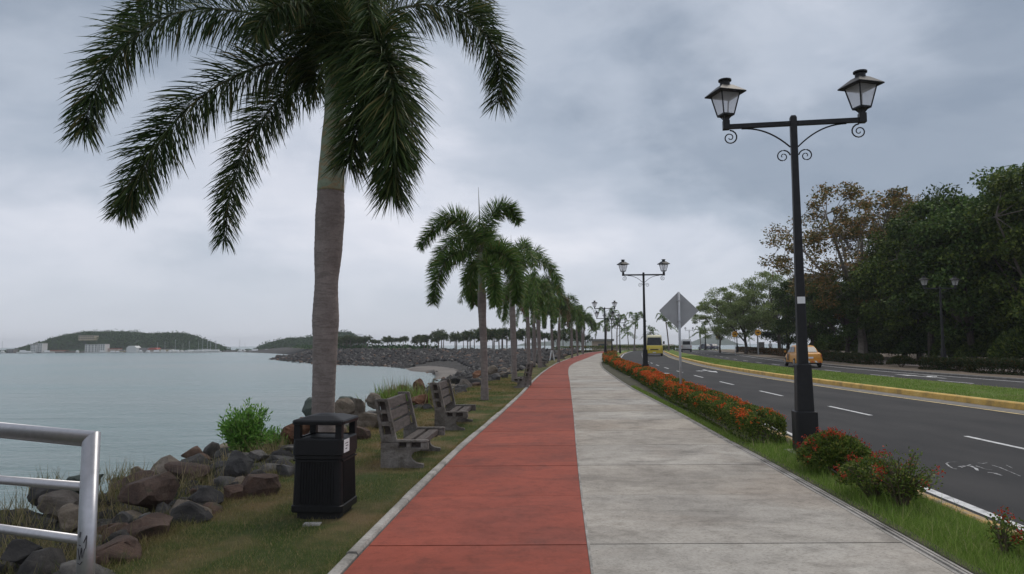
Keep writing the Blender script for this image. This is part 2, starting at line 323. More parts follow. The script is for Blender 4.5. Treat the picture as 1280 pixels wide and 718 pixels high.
class MB:
    def __init__(s): s.v = []; s.f = []; s.m = []
    def add(s, V, Fc, mi=0):
        o = len(s.v); s.v += [tuple(p) for p in V]; s.f += [tuple(i + o for i in f) for f in Fc]; s.m += [mi] * len(Fc)
    def box(s, x0, x1, y0, y1, z0, z1, mi=0, T=None, taper=0):
        t = taper
        V = [(x0, y0, z0), (x1, y0, z0), (x1, y1, z0), (x0, y1, z0), (x0 + t, y0 + t, z1), (x1 - t, y0 + t, z1), (x1 - t, y1 - t, z1), (x0 + t, y1 - t, z1)]
        if T: V = [T @ Vector(p) for p in V]
        s.add(V, [(0, 3, 2, 1), (4, 5, 6, 7), (0, 1, 5, 4), (1, 2, 6, 5), (2, 3, 7, 6), (3, 0, 4, 7)], mi)
    def tube(s, pts, rr, n=8, mi=0, cap=True):
        pts = [Vector(p) for p in pts]
        if isinstance(rr, (int, float)): rr = [rr] * len(pts)
        V = []; ref = None
        for i, p in enumerate(pts):
            d = (pts[min(i + 1, len(pts) - 1)] - pts[max(i - 1, 0)]).normalized()
            if ref is None: ref = Vector((1, 0, 0)) if abs(d.x) < .8 else Vector((0, 1, 0))
            a = d.cross(ref).normalized(); b = d.cross(a).normalized(); ref = -b if False else ref
            for k in range(n):
                t = 2 * PI * k / n; V.append(p + (a * math.cos(t) + b * math.sin(t)) * rr[i])
        Fc = [(i * n + k, i * n + (k + 1) % n, (i + 1) * n + (k + 1) % n, (i + 1) * n + k) for i in range(len(pts) - 1) for k in range(n)]
        if cap: Fc += [tuple(range(n))[::-1], tuple((len(pts) - 1) * n + k for k in range(n))]
        s.add(V, Fc, mi)
    def prism(s, poly, x0, x1, axis='x', mi=0):
        """extrude a 2-D outline between two planes"""
        n = len(poly)
        f = {'x': lambda a, p: (a, p[0], p[1]), 'y': lambda a, p: (p[0], a, p[1]), 'z': lambda a, p: (p[0], p[1], a)}[axis]
        V = [f(x0, p) for p in poly] + [f(x1, p) for p in poly]
        s.add(V, [tuple(range(n)), tuple(range(n, 2 * n))[::-1]] + [(i, (i + 1) % n, n + (i + 1) % n, n + i) for i in range(n)], mi)
    def loft(s, rings, mi=0, cap=True):
        n = len(rings[0]); V = [p for r in rings for p in r]
        Fc = [(i * n + k, i * n + (k + 1) % n, (i + 1) * n + (k + 1) % n, (i + 1) * n + k) for i in range(len(rings) - 1) for k in range(n)]
        if cap: Fc += [tuple(range(n))[::-1], tuple((len(rings) - 1) * n + k for k in range(n))]
        s.add(V, Fc, mi)
    def build(s, name, mats, parent=None, smooth=False, bevel=0):
        me = bpy.data.meshes.new(name); me.from_pydata(s.v, [], s.f)
        if not isinstance(mats, (list, tuple)): mats = [mats]
        for q in mats: me.materials.append(q)
        me.polygons.foreach_set('material_index', s.m)
        bm = bmesh.new(); bm.from_mesh(me); bmesh.ops.recalc_face_normals(bm, faces=bm.faces)
        if bevel: bmesh.ops.bevel(bm, geom=[e for e in bm.edges], offset=bevel, segments=2, affect='EDGES', clamp_overlap=True)
        bm.to_mesh(me); bm.free()
        if smooth: me.polygons.foreach_set('use_smooth', [True] * len(me.polygons)); 
        me.update()
        return put(bpy.data.objects.new(name, me), parent)
def npmesh(name, V, Fq, mats, parent=None, mi=None, smooth=False):
    V = np.asarray(V, dtype=np.float32).reshape(-1, 3); Fq = np.asarray(Fq, dtype=np.int32); k = Fq.shape[1]
    me = bpy.data.meshes.new(name); me.vertices.add(len(V)); me.vertices.foreach_set('co', V.ravel())
    me.loops.add(Fq.size); me.loops.foreach_set('vertex_index', Fq.ravel())
    me.polygons.add(len(Fq)); me.polygons.foreach_set('loop_start', np.arange(0, Fq.size, k, dtype=np.int32))
    me.polygons.foreach_set('loop_total', np.full(len(Fq), k, dtype=np.int32))
    if not isinstance(mats, (list, tuple)): mats = [mats]
    for q in mats: me.materials.append(q)
    if mi is not None: me.polygons.foreach_set('material_index', np.asarray(mi, dtype=np.int32))
    if smooth: me.polygons.foreach_set('use_smooth', np.ones(len(Fq), dtype=bool))
    me.update(calc_edges=True); me.validate()
    return put(bpy.data.objects.new(name, me), parent)
def unit(a): return a / np.maximum(np.linalg.norm(a, axis=-1, keepdims=True), 1e-9)
def leaves(P, D, Nn, ln, wd):
    """one pointed quad leaf per row: P base, D direction, Nn rough face normal"""
    S = unit(np.cross(D, Nn)); n = len(P)
    ln = np.broadcast_to(np.asarray(ln, float), (n,))[:, None]; wd = np.broadcast_to(np.asarray(wd, float), (n,))[:, None]
    V = np.stack([P, P + D * ln * .45 + S * wd * .5, P + D * ln, P + D * ln * .45 - S * wd * .5], 1)
    return V.reshape(-1, 3), np.arange(n * 4).reshape(n, 4)

# ------------------------------------------------------------ plan of the place (x of each long edge, by distance y)
def curve(tab):
    ys = np.array([a for a, b in tab], float); xs = np.array([b for a, b in tab], float)
    def f(y):
        w = max(.6, min(6.0, y * .12)); o = np.linspace(-1, 1, 7) * w
        k = np.array([.05, .12, .2, .26, .2, .12, .05])
        q = y + o
        r = np.interp(q, ys, xs)
        lo = q < ys[0]; hi = q > ys[-1]
        r = np.where(lo, xs[0] + (q - ys[0]) * (xs[1] - xs[0]) / (ys[1] - ys[0]), r)
        r = np.where(hi, xs[-1] + (q - ys[-1]) * (xs[-1] - xs[-2]) / (ys[-1] - ys[-2]), r)
        return float((r * k).sum())
    return f
cA = curve([(0, -1.42), (5, -1.2), (7.45, -1.04), (11, -.76), (15.7, -.29), (23, .38), (29, .83), (39, 1.7), (56, 3.5), (79, 6.7), (103, 10.2), (125, 14.0), (150, 20)])
cB = curve([(0, .20), (5, .55), (7.6, .73), (11, .99), (15.6, 1.36), (29, 2.38), (39, 3.1), (49.5, 4.0), (59, 5.3), (81, 8.9), (103, 12.3), (119, 15.2), (150, 22)])
cC = curve([(0, 2.7), (5, 3.06), (7.7, 3.24), (9.7, 3.36), (11.6, 3.45), (16.4, 3.75), (25.3, 4.2), (29.5, 4.5), (37.4, 5.1), (45.7, 5.8), (58, 7.2), (75.6, 10.0), (103, 14.5), (125, 18.5), (150, 24)])
cK = curve([(0, 3.75), (6, 4.12), (7.5, 4.24), (11, 4.50), (20, 5.25), (33, 6.55), (45, 7.5), (57, 8.6), (68, 9.9), (107, 16.6), (125, 20.2), (150, 25.5)])
cE = curve([(0, 12.3), (17, 12.42), (24, 12.42), (32.6, 12.65), (39.3, 13.15), (51, 14.3), (79, 18.6), (134, 29), (160, 35)])
cM = curve([(0, 16.6), (24, 16.1), (33, 16.3), (41, 16.6), (54, 17.9), (69, 19.7), (108, 26.3), (134, 31.2), (160, 37)])
cL2 = curve([(0, 21.0), (29, 21.0), (39, 21.1), (48.6, 21.9), (60, 23.6), (79, 27.2), (115, 34.8), (143, 41), (170, 47)])
cH = curve([(0, 23.4), (30, 23.4), (42, 24.0), (55, 26.0), (75, 30.0), (128, 41), (170, 50)])
# verge edge on the sea side and foot of the rocks, paired points
crest = [(-30, -3.4), (0, -3.2), (5, -2.95), (8, -2.95), (11, -2.9), (15.5, -2.5), (25, -1.6), (35, -.5), (56, 2.0), (79, 5.3), (100, 8.2), (125, 12), (146, 12.5), (158, 6), (168, -2), (190, -16), (215, -36), (238, -60), (300, -88), (400, -125), (520, -165)]
foot = [(-30, -8.5), (0, -8.3), (5, -8), (8, -8), (11, -8), (15.5, -8.1), (25, -8.4), (35, -8.8), (56, -9.5), (79, -10.5), (96, -11.5), (110, -13), (126, -17), (138, -21), (148, -26), (160, -36), (176, -52), (238, -84), (330, -98), (420, -150), (520, -215)]
cCrest = curve([(a, b) for a, b in crest[:12]])
ROADZ = -.08
def ysteps(y0, y1):
    y = y0; out = [y0]
    while y < y1 - 1e-6:
        y = min(y1, y + max(.6, abs(y) * .05)); out.append(y)
    return out
def strip(name, fa, fb, y0, y1, z, mat, parent=None, za=None, zb=None, rows=2, kind='structure', jitter=0):
    ys = ysteps(y0, y1); V = []; Fc = []
    za = z if za is None else za; zb = z if zb is None else zb
    rnd = random.Random(5)
    for y in ys:
        a, b = fa(y), fb(y)
        for k in range(rows):
            t = k / (rows - 1); j = rnd.uniform(-jitter, jitter) if 0 < k < rows - 1 else 0
            V.append((a + (b - a) * t, y, za + (zb - za) * t + j))
    for i in range(len(ys) - 1):
        for k in range(rows - 1): Fc.append((i * rows + k, i * rows + k + 1, (i + 1) * rows + k + 1, (i + 1) * rows + k))
    mb = MB(); mb.add(V, Fc); o = mb.build(name, mat, parent, smooth=rows > 2)
    if kind and parent is None: o['kind'] = kind
    return o
def kerb(name, f, w, z0, z1, y0, y1, mat, parent=None, ch=.02):
    """kerb of width w to the right of curve f, with a rounded nose"""
    ys = ysteps(y0, y1); prof = [(0, z0), (0, z1 - ch), (ch, z1), (w - ch, z1), (w, z1 - ch), (w, z0)]
    mb = MB(); mb.loft([[(f(y) + a, y, b) for a, b in prof] for y in ys]); o = mb.build(name, mat, parent)
    if parent is None: o['kind'] = 'structure'
    return o

# ============================================================ SETTING
WZ = -3.2
# sea, one sheet to the horizon
ys = [-60, -10, 30, 80, 160, 300, 520, 900, 1500, 2600]; xs = [-2400, -1200, -500, -200, -80, -20, 60, 300, 900, 2400]
mb = MB(); mb.add([(x, y, WZ) for y in ys for x in xs], [(i * 10 + k, i * 10 + k + 1, (i + 1) * 10 + k + 1, (i + 1) * 10 + k) for i in range(9) for k in range(9)])
tag(mb.build('sea', M['water']), kind='structure')
# land base under everything on the right, reaching past the trees
strip('ground', lambda y: cA(y) - 3.0, lambda y: 260, -25, 168, -.22, M['soil'], rows=8)
# verge on the sea side
strip('grass_verge', cCrest, lambda y: cA(y) - .10, -10, 126, 0, M['grass_left'], za=-.03, zb=-.004, rows=6, jitter=.018)
# stone embankment between verge and bay, running on to the far causeway
n = 70
def polyat(tab, t):
    i = min(len(tab) - 2, int(t)); q = t - i
    return tab[i][1] * (1 - q) + tab[i + 1][1] * q, tab[i][0] * (1 - q) + tab[i + 1][0] * q
def slope_pt(t, s):
    (x0, y0), (x1, y1) = polyat(crest, t), polyat(foot, t)
    z = -.06 * (1 - s) + (WZ - .5) * s ** 1.15
    k = min(1, max(0, (20 - y0) / 6.0))
    if k: q = max(0.0, (s - .50) / .50); z = z * (1 - k) + k * (-.06 - .20 * min(1, s / .36) + (WZ - .3) * q ** .9)
    return x0 + (x1 - x0) * s, y0 + (y1 - y0) * s, z
rnd = random.Random(3); V = []
NT, NS = 200, 9
for i in range(NT + 1):
    t = 20.0 * i / NT
    for k in range(NS):
        x, y, z = slope_pt(t, k / (NS - 1) * 1.15)
        V.append((x, y, z + (rnd.uniform(-.12, .12) if k else 0)))
mb = MB(); mb.add(V, [(i * NS + k, (i + 1) * NS + k, (i + 1) * NS + k + 1, i * NS + k + 1) for i in range(NT) for k in range(NS - 1)])
tag(mb.build('embankment', M['slope']), kind='structure')
# causeway land behind the far crest
far = [(t[1], t[0]) for t in crest[12:]]
inner = [(30, 168), (22, 182), (14, 192), (4, 200), (-6, 214), (-24, 236), (-48, 258), (-76, 318), (-112, 416), (-145, 540)]
inner = inner[:len(far)]
V = []
for a, b in zip(far, inner): V += [(a[0], a[1], -.05), (a[0] * .5 + b[0] * .5, a[1] * .5 + b[1] * .5, .05), (b[0], b[1], -.3), (b[0] + 8, b[1] + 8, -4)]
mb = MB(); mb.add(V, [(i * 4 + k, i * 4 + k + 1, (i + 1) * 4 + k + 1, (i + 1) * 4 + k) for i in range(len(far) - 1) for k in range(3)])
tag(mb.build('causeway', M['grass_left']), kind='structure')
# beach in the crook of the bay
pts = [G(505, 461, WZ), G(520, 458.4, WZ), G(548, 457.5, WZ), G(575, 459, WZ), G(590, 466, WZ), G(560, 474, WZ), G(545, 475, WZ), G(548, 468, WZ), G(530, 465.5, WZ), G(513, 464.3, WZ)]
cx = sum(p[0] for p in pts) / len(pts); cy = sum(p[1] for p in pts) / len(pts)
mb = MB(); mb.add([(cx, cy, WZ + .45)] + [((p[0] - cx) * .75 + cx, (p[1] - cy) * .75 + cy, WZ + .30) for p in pts] + [(p[0], p[1], WZ - .05) for p in pts],
    [(0, 1 + i, 1 + (i + 1) % 10) for i in range(10)] + [(1 + i, 11 + i, 11 + (i + 1) % 10, 1 + (i + 1) % 10) for i in range(10)])
tag(mb.build('beach', M['sand'], smooth=True), kind='structure')

def on_beach(x, y):
    c = False; n_ = len(pts_b)
    for i in range(n_):
        (x0, y0), (x1, y1) = pts_b[i], pts_b[(i + 1) % n_]
        if (y0 > y) != (y1 > y) and x < (x1 - x0) * (y - y0) / (y1 - y0) + x0: c = not c
    return c
pts_b = list(pts)
# ---- red cycle path and pale footpath, slab by slab
def joints(y0, first, step, y1):
    out = [first]
    while out[0] - step > y0: out.insert(0, out[0] - step)
    while out[-1] < y1: out.append(out[-1] + step)
    return out
def slabrow(parent, fa, fb, js, near, mat, z, gapx=0.0):
    """slabs up to `near` as parts, the rest of the path joined"""
    rest = MB(); rr = random.Random(11)
    for i in range(len(js) - 1):
        g = .007 if js[i] > 6 else .010
        y0, y1 = js[i] + g, js[i + 1] - g
        k = 2 if js[i] > 30 else 3; V = []
        dz = rr.uniform(-.003, .003); sl = .075
        for q in range(k):
            y = y0 + (y1 - y0) * q / (k - 1)
            for x in (fa(y) + gapx, fb(y) - gapx): V.append((x, y, z + dz + (0 if 0 < q < k - 1 else -.0)))
        n2 = len(V); V += [(a, b, c - .07) for a, b, c in V]
        Fc = [(2 * q, 2 * q + 1, 2 * q + 3, 2 * q + 2) for q in range(k - 1)]
        Fc += [(0, n2, n2 + 1, 1), (n2 - 2, n2 - 1, 2 * n2 - 1, 2 * n2 - 2)]
        Fc += [(2 * q, 2 * q + 2, n2 + 2 * q + 2, n2 + 2 * q) for q in range(k - 1)] + [(2 * q + 1, n2 + 2 * q + 1, n2 + 2 * q + 3, 2 * q + 3) for q in range(k - 1)]
        if js[i] < near:
            m1 = MB(); m1.add(V, Fc); m1.build('slab', mat, parent)
        else: rest.add(V, Fc)
    o = rest.build('distant_slabs', mat, parent); o['kind'] = 'stuff'
js = joints(-4, 5.70, 1.81, 150)
red = strip('cycle_path', lambda y: cA(y) - .02, lambda y: cB(y) + .01, -4, 152, -.05, M['bed'])
slabrow(red, cA, lambda y: cB(y) - .012, js, 34, M['red'], 0)
walk = strip('footpath', lambda y: cB(y) + .012, lambda y: cC(y) + .02, -4, 152, -.052, M['bed'])
slabrow(walk, lambda y: cB(y) + .008, lambda y: cC(y) - .012, js, 34, M['concrete'], .004)
# pale raised lip between the two paths
kerb('path_divider', lambda y: cB(y) - .010, .022, -.04, .006, -4, 150, M['edging'], red, .003)
# edging stones along the red path
rest = MB(); rr = random.Random(2)
for i in range(len(js) - 1):
    y0, y1 = js[i] + .008 - .25, js[i + 1] - .008 - .25
    w0 = .115 + rr.uniform(-.012, .012); dz = rr.uniform(-.006, .008)
    prof = [(-w0 - .012, -.06), (-w0, .008 + dz), (-w0 + .02, .022 + dz), (-.028, .020 + dz), (-.014, .006), (-.012, -.06)]
    rings = []
    for q in range(5):
        y = y0 + (y1 - y0) * q / 4; jt = rr.uniform(-.0025, .0025)
        rings.append([(cA(y) + a + (jt if a < -.05 else 0), y, b) for a, b in prof])
    m1 = MB() if js[i] < 24 else rest
    m1.loft(rings)
    if js[i] < 24: m1.build('edging_stone', M['edging'], red)
o = rest.build('distant_edging', M['edging'], red); o['kind'] = 'stuff'
strip('mouldy_edge', lambda y: cC(y) + .125, lambda y: cC(y) + .22, 3, 60, .006, M['bed2'], walk)
# grooved concrete channel along the footpath
V = []; prof = [(0.0, .0), (.022, .006), (.026, -.02), (.044, -.02), (.048, .008), (.068, .008), (.072, -.018), (.088, -.018), (.092, .004), (.135, -.004), (.15, -.04)]
mb = MB(); mb.loft([[(cC(y) + a, y, b) for a, b in prof] for y in ysteps(-4, 150)], cap=False); mb.build('channel_strip', M['edging'], walk)

# ---- verge, near carriageway, median, far carriageway
strip('roadside_verge', lambda y: cC(y) + .12, cK, -4, 150, 0, M['grass_right'], za=-.012, zb=.0, rows=5, jitter=.012)
strip('hedge_bed', lambda y: cC(y) + .17, lambda y: cK(y) - .04, 11.2, 90, .012, M['bed2'], rows=4, jitter=.006)
kerb('near_kerb', cK, .13, -.2, .012, -4, 128, M['old_kerb'], ch=.03)
road = strip('near_carriageway', lambda y: cK(y) + .12, lambda y: cE(y) + .02, -12, 165, ROADZ, M['asphalt'])
strip('near_gutter', lambda y: cK(y) + .125, lambda y: cK(y) + .31, -4, 150, ROADZ + .004, M['gutter'], road)
strip('near_edge_line', lambda y: cK(y) + .37, lambda y: cK(y) + .49, -4, 150, ROADZ + .004, M['white_line'], road)
strip('far_gutter', lambda y: cE(y) - .62, lambda y: cE(y) + .01, -4, 150, ROADZ + .004, M['gutter'], road)
strip('centre_edge_line', lambda y: cE(y) - .80, lambda y: cE(y) - .68, -4, 150, ROADZ + .008, M['yellow_line'], road)
kerb('median_kerb', cE, .17, -.2, .095, -12, 135, M['yellow_kerb'], ch=.03)
strip('median_grass', lambda y: cE(y) + .16, lambda y: cM(y) - .1, -12, 135, .09, M['grass_right'], rows=7, jitter=.03)
kerb('median_far_kerb', lambda y: cM(y) - .12, .15, -.2, .085, -12, 135, M['yellow_kerb'], ch=.03)
road2 = strip('far_carriageway', lambda y: cM(y), lambda y: cL2(y) + .5, -12, 168, ROADZ, M['asphalt'])
strip('far_edge_line', lambda y: cL2(y) - .06, lambda y: cL2(y) + .06, -4, 160, ROADZ + .004, M['white_line'], road2)
kerb('far_kerb', lambda y: cL2(y) + .45, .15, -.2, .03, -12, 165, M['gutter'], ch=.03)
strip('far_verge', lambda y: cL2(y) + .6, lambda y: cH(y) + 1.6, -12, 165, 0, M['soil'], rows=5, jitter=.03)
strip('far_pavement', lambda y: cH(y) + 1.6, lambda y: cH(y) + 5.0, -12, 165, .02, M['paving_pink'])
# turning area closing the near carriageway, with its grass island
strip('far_turf', lambda y: cA(y) - 2 - (y - 150) * .6, lambda y: 60, 152, 182, -.1, M['grass_right'], rows=8)
mid1 = lambda y: (cK(y) + .4 + cE(y) - .75) / 2 - .28
def dash(f, y0, y1, w, z, mat, parent, name='lane_dash'):
    mb = MB(); V = []
    for q in range(3):
        y = y0 + (y1 - y0) * q / 2; V += [(f(y) - w / 2, y, z), (f(y) + w / 2, y, z)]
    mb.add(V, [(0, 1, 3, 2), (2, 3, 5, 4)]); return mb.build(name, mat, parent)
y = 10.2
while y < 125:
    dash(mid1, y, y + 2.35, .10, ROADZ + .004, M['white_line'], road); y += 5.95
mid2 = lambda y: cM(y) + (cL2(y) - cM(y)) * .46
y = 22
while y < 150:
    dash(mid2, y, y + 2.4, .11, ROADZ + .004, M['white_line'], road2); y += 6.0
def arrow(f, y0, L, parent, turn=1, flip=1):
    """lane arrow lying on the road: shaft with a head bent to one side"""
    mb = MB(); z = ROADZ + .006
    def P(a, b): y = y0 + b * flip; return (f(y) + a, y, z)
    mb.add([P(-.08, 0), P(.08, 0), P(.08, L * .62), P(-.08, L * .62)], [(0, 1, 2, 3)])
    mb.add([P(-.28, L * .60), P(.28, L * .60), P(0, L)], [(0, 1, 2)])
    mb.add([P(.08, L * .30), P(.08, L * .38), P(.55 * turn, L * .52), P(.55 * turn, L * .42)], [(0, 1, 2, 3)])
    mb.add([P(.50 * turn, L * .34), P(.50 * turn, L * .60), P(.85 * turn, L * .47)], [(0, 1, 2)])
    return mb.build('road_arrow', M['white_line'], parent)
arrow(lambda y: mid1(y) + 1.9, 44, 4.5, road, -1, -1)
arrow(lambda y: mid1(y) - 1.7, 41, 4.5, road, 1, -1)
arrow(lambda y: mid2(y) + 1.3, 32, 4.5, road2, 1, 1)
# worn road symbol in the near lane (scuffed white strokes)
mb = MB(); rr = random.Random(8)
def stroke(pts, w):
    for (a, b), (c, d) in zip(pts, pts[1:]):
        p = Vector((*G(a, b, ROADZ), ROADZ + .005)); q = Vector((*G(c, d, ROADZ), ROADZ + .005))
        s = (q - p).cross(Vector((0, 0, 1))).normalized() * w * .38
        mb.add([p + s, p - s, q - s * .6, q + s * .6], [(0, 1, 2, 3)])
stroke([(1183, 580), (1186, 583), (1191, 586), (1196, 587)], .035)
stroke([(1183, 579), (1190, 578), (1198, 578)], .02)
stroke([(1199, 584), (1206, 583), (1213, 583), (1220, 586), (1222, 589)], .06)
stroke([(1202, 585), (1214, 581)], .03)
stroke([(1222, 579), (1228, 580), (1234, 579)], .02)
stroke([(1220, 583), (1232, 587), (1240, 588)], .03)
stroke([(1235, 591), (1243, 592), (1252, 595)], .06)
stroke([(1240, 582), (1250, 585), (1262, 590), (1276, 596)], .022)
stroke([(1258, 582), (1266, 586)], .018)
mb.build('worn_symbol', M['worn_line'], road)

# ============================================================ ROCKS
def rock_mesh(name, seed, mat, cuts=9, sub=2):
    r = random.Random(seed); bm = bmesh.new(); bmesh.ops.create_icosphere(bm, subdivisions=sub, radius=1.0)
    planes = []
    for _ in range(cuts):
        d = Vector((r.gauss(0, 1), r.gauss(0, 1), r.gauss(0, .9))).normalized(); planes.append((d, r.uniform(.44, .80)))
    ph = [r.uniform(0, 6) for _ in range(6)]
    for v in bm.verts:
        for d, h in planes:
            e = v.co.dot(d) - h
            if e > 0: v.co -= d * e * .99
        v.co *= 1 + .03 * math.sin(v.co.x * 5 + ph[0]) * math.sin(v.co.y * 6 + ph[1]) + .04 * math.sin(v.co.z * 11 + ph[2])
        v.co += Vector((r.uniform(-1, 1), r.uniform(-1, 1), r.uniform(-1, 1))) * .014
    lo = min(v.co.z for v in bm.verts)
    me = bpy.data.meshes.new(name); bm.to_mesh(me); bm.free(); me.materials.append(mat); return me
def place_rock(me, loc, size, rot, label, group=None, cat='rock'):
    o = bpy.data.objects.new('boulder', me); COL.objects.link(o); o.location = loc; o.scale = size; o.rotation_euler = rot
    return tag(o, label, cat, group)
near_rocks = [  # px centre, px bottom, px width, px height, material, label
 (47, 632, 46, 26, 'rock_dark', 'dark angular rock behind the middle rail, leaning against the tan boulder'),
 (61, 652, 80, 32, 'rock_tan', 'wide tan lichened boulder seen between the two lower rails'),
 (85, 668, 44, 30, 'rock_tan', 'pale rounded boulder just left of the railing post'),
 (92, 622, 60, 30, 'rock_green', 'dark mossy rock rising behind the top of the railing post'),
 (170, 645, 104, 46, 'rock_brown', 'largest reddish brown boulder right of the railing post'),
 (183, 612, 28, 16, 'rock_brown', 'small round brown rock on top of the heap near the water'),
 (225, 605, 64, 24, 'rock_brown', 'long dark ridged rock with a notched crest above the water'),
 (147, 662, 32, 20, 'rock_grey', 'smooth grey rock below the reddish brown boulder'),
 (176, 660, 40, 14, 'rock_grey', 'flat pale grey rock wedged above the flat-topped brown block'),
 (170, 686, 82, 32, 'rock_brown', 'flat-topped brown block in the middle of the heap'),
 (134, 712, 98, 34, 'rock_brown', 'broad flat brownish slab at the foot of the railing post'),
 (129, 716, 24, 18, 'rock_rust', 'small orange-brown stone touching the railing post'),
 (225, 665, 60, 34, 'rock_dark', 'rough dark rock between the brown block and the lawn'),
 (254, 645, 50, 34, 'rock_dark', 'black-grey angular rock at the edge of the grass'),
 (288, 634, 42, 30, 'rock_brown', 'brown rock in front of the tall blocky grey rock'),
 (294, 606, 46, 38, 'rock_grey', 'tall blocky dark grey rock below the leafy green shrub'),
 (312, 630, 58, 38, 'rock_brown', 'reddish brown boulder leaning to the right at the lawn edge'),
 (320, 580, 32, 18, 'rock_grey', 'pale grey rock at the foot of the green shrub'),
 (14, 712, 60, 32, 'rock_dark', 'dark rock in the bottom left corner under the rails'),
 (355, 604, 34, 26, 'rock_grey', 'grey block half buried in grass just left of the litter bin'),
 (350, 584, 40, 16, 'rock_grey', 'brownish mossy rock left of the litter bin lid'),
 (362, 556, 52, 30, 'rock_rust', 'rust coloured boulder behind the left side of the bin'),
 (384, 526, 26, 26, 'rock_green', 'greenish dark rock touching the left side of the thick palm trunk'),
 (426, 528, 34, 30, 'rock_tan', 'pale rounded rock just right of the thick palm trunk'),
 (447, 520, 26, 24, 'rock_tan', 'tan squarish rock between palm trunk and first bench'),
 (431, 508, 24, 14, 'rock_green', 'small greenish rock on top of the pale rounded rock'),
 (459, 526, 26, 12, 'rock_grey', 'flat bluish grey rock under the tan squarish rock'),
 (467, 510, 28, 18, 'rock_tan', 'pale wedge-shaped rock behind the back of the first bench'),
 (462, 542, 48, 30, 'rock_tan', 'pinkish tan boulder beside the first bench'),
 (449, 556, 42, 26, 'rock_brown', 'reddish boulder behind the right side of the bin lid'),
 (410, 548, 30, 18, 'rock_grey', 'grey rock behind the openings of the bin'),
 (486, 500, 24, 14, 'rock_brown', 'brown rock peeping over the first bench backrest'),
 (523, 494, 24, 24, 'rock_rust', 'upright golden brown rock among the reeds between the benches'),
 (540, 496, 18, 20, 'rock_grey', 'grey upright rock close behind the second bench'),
 (524, 508, 26, 15, 'rock_rust', 'low rusty rock in front of the golden brown upright rock'),
 (533, 516, 20, 11, 'rock_dark', 'low dark rock at the reeds beside the second bench'),
 (502, 492, 22, 12, 'rock_brown', 'low brown rock under the reeds'),
 (592, 484, 28, 10, 'rock_grey', 'flat pale grey rock to the left of the second palm trunk'),
 (596, 474, 18, 12, 'rock_rust', 'reddish rock just left of the second palm trunk'),
 (615, 468, 18, 12, 'rock_tan', 'whitish rock right of the second palm trunk, highest of three'),
 (620, 478, 18, 10, 'rock_grey', 'rounded light grey rock right of the second palm trunk'),
 (631, 475, 14, 9, 'rock_dark', 'dark flat rock next to the rounded light grey one'),
 (570, 480, 26, 12, 'rock_dark', 'dark flat rock beyond the second bench'),
 (556, 488, 20, 11, 'rock_brown', 'brown rock behind the top of the second bench'),
]
for i, (px, pb, w, h, mt, lab) in enumerate(near_rocks):
    zb = -.10
    x, y = G(px, pb, zb); sx = w * y / F / 2; sz = h * math.hypot(x, y) / F / 2
    me = rock_mesh('boulder_mesh', 100 + i, M[mt], cuts=20, sub=3)
    rr = random.Random(i)
    place_rock(me, (x, y + sx * .5, zb + sz * .80), (sx * 1.08, sx * rr.uniform(.8, 1.1), sz * 1.30), (rr.uniform(-.15, .15), rr.uniform(-.15, .15), rr.uniform(0, .6)), lab, None)
# rocks of the embankment: sixty to forty metres off each one its own object, farther off joined
variants = {}
mats = ['rock_dark', 'rock_grey', 'rock_brown', 'rock_dark', 'rock_tan', 'rock_dark', 'rock_dark', 'rock_grey']
for k in range(8): variants[k] = rock_mesh('rubble_mesh', 500 + k, M[mats[k]])
rr = random.Random(21)
def T_of_y(y):
    for i in range(11):
        if crest[i][0] <= y <= crest[i + 1][0]: return i + (y - crest[i][0]) / (crest[i + 1][0] - crest[i][0])
    return 11
names = {'rock_dark': 'dark basalt', 'rock_grey': 'weathered grey', 'rock_brown': 'brown', 'rock_tan': 'pale tan'}
zones = [(3, 14, 'on the slope beside railing and bin', 34, .20, .46), (14, 26, 'on the slope behind the two stone benches', 54, .20, .48), (26, 42, 'on the bank between second and third palm', 92, .28, .6), (42, 60, 'on the bank beyond the third palm trunk', 80, .3, .62)]
cnt = {}
for y0, y1, where, num, s0, s1 in zones:
    for q in range(num):
        y = y0 + (y1 - y0) * rr.random() ** .9; s = rr.random() ** 1.3 * .95 + .03
        if y < 14: s = rr.uniform(.12, .95)
        elif y < 26: s = rr.uniform(.06, .95)
        x, yy, z = slope_pt(T_of_y(y), s); sz = rr.uniform(s0, s1); k = rr.randrange(8); mt = mats[k]
        place_rock(variants[k], (x, yy, z + sz * .12), (sz, sz * rr.uniform(.7, 1.1), sz * rr.uniform(.5, .85)), (rr.uniform(-.5, .5), rr.uniform(-.5, .5), rr.uniform(0, 6.28)),
                   '%s rubble rock %s' % (names[mt], where), '%s embankment rocks %s' % (names[mt], where))
base = []
for k in range(6):
    me = rock_mesh('tmp', 900 + k, M['rock_dark'], sub=1 if k < 3 else 2); base.append((np.array([v.co[:] for v in me.vertices]), np.array([p.vertices[:] for p in me.polygons])))
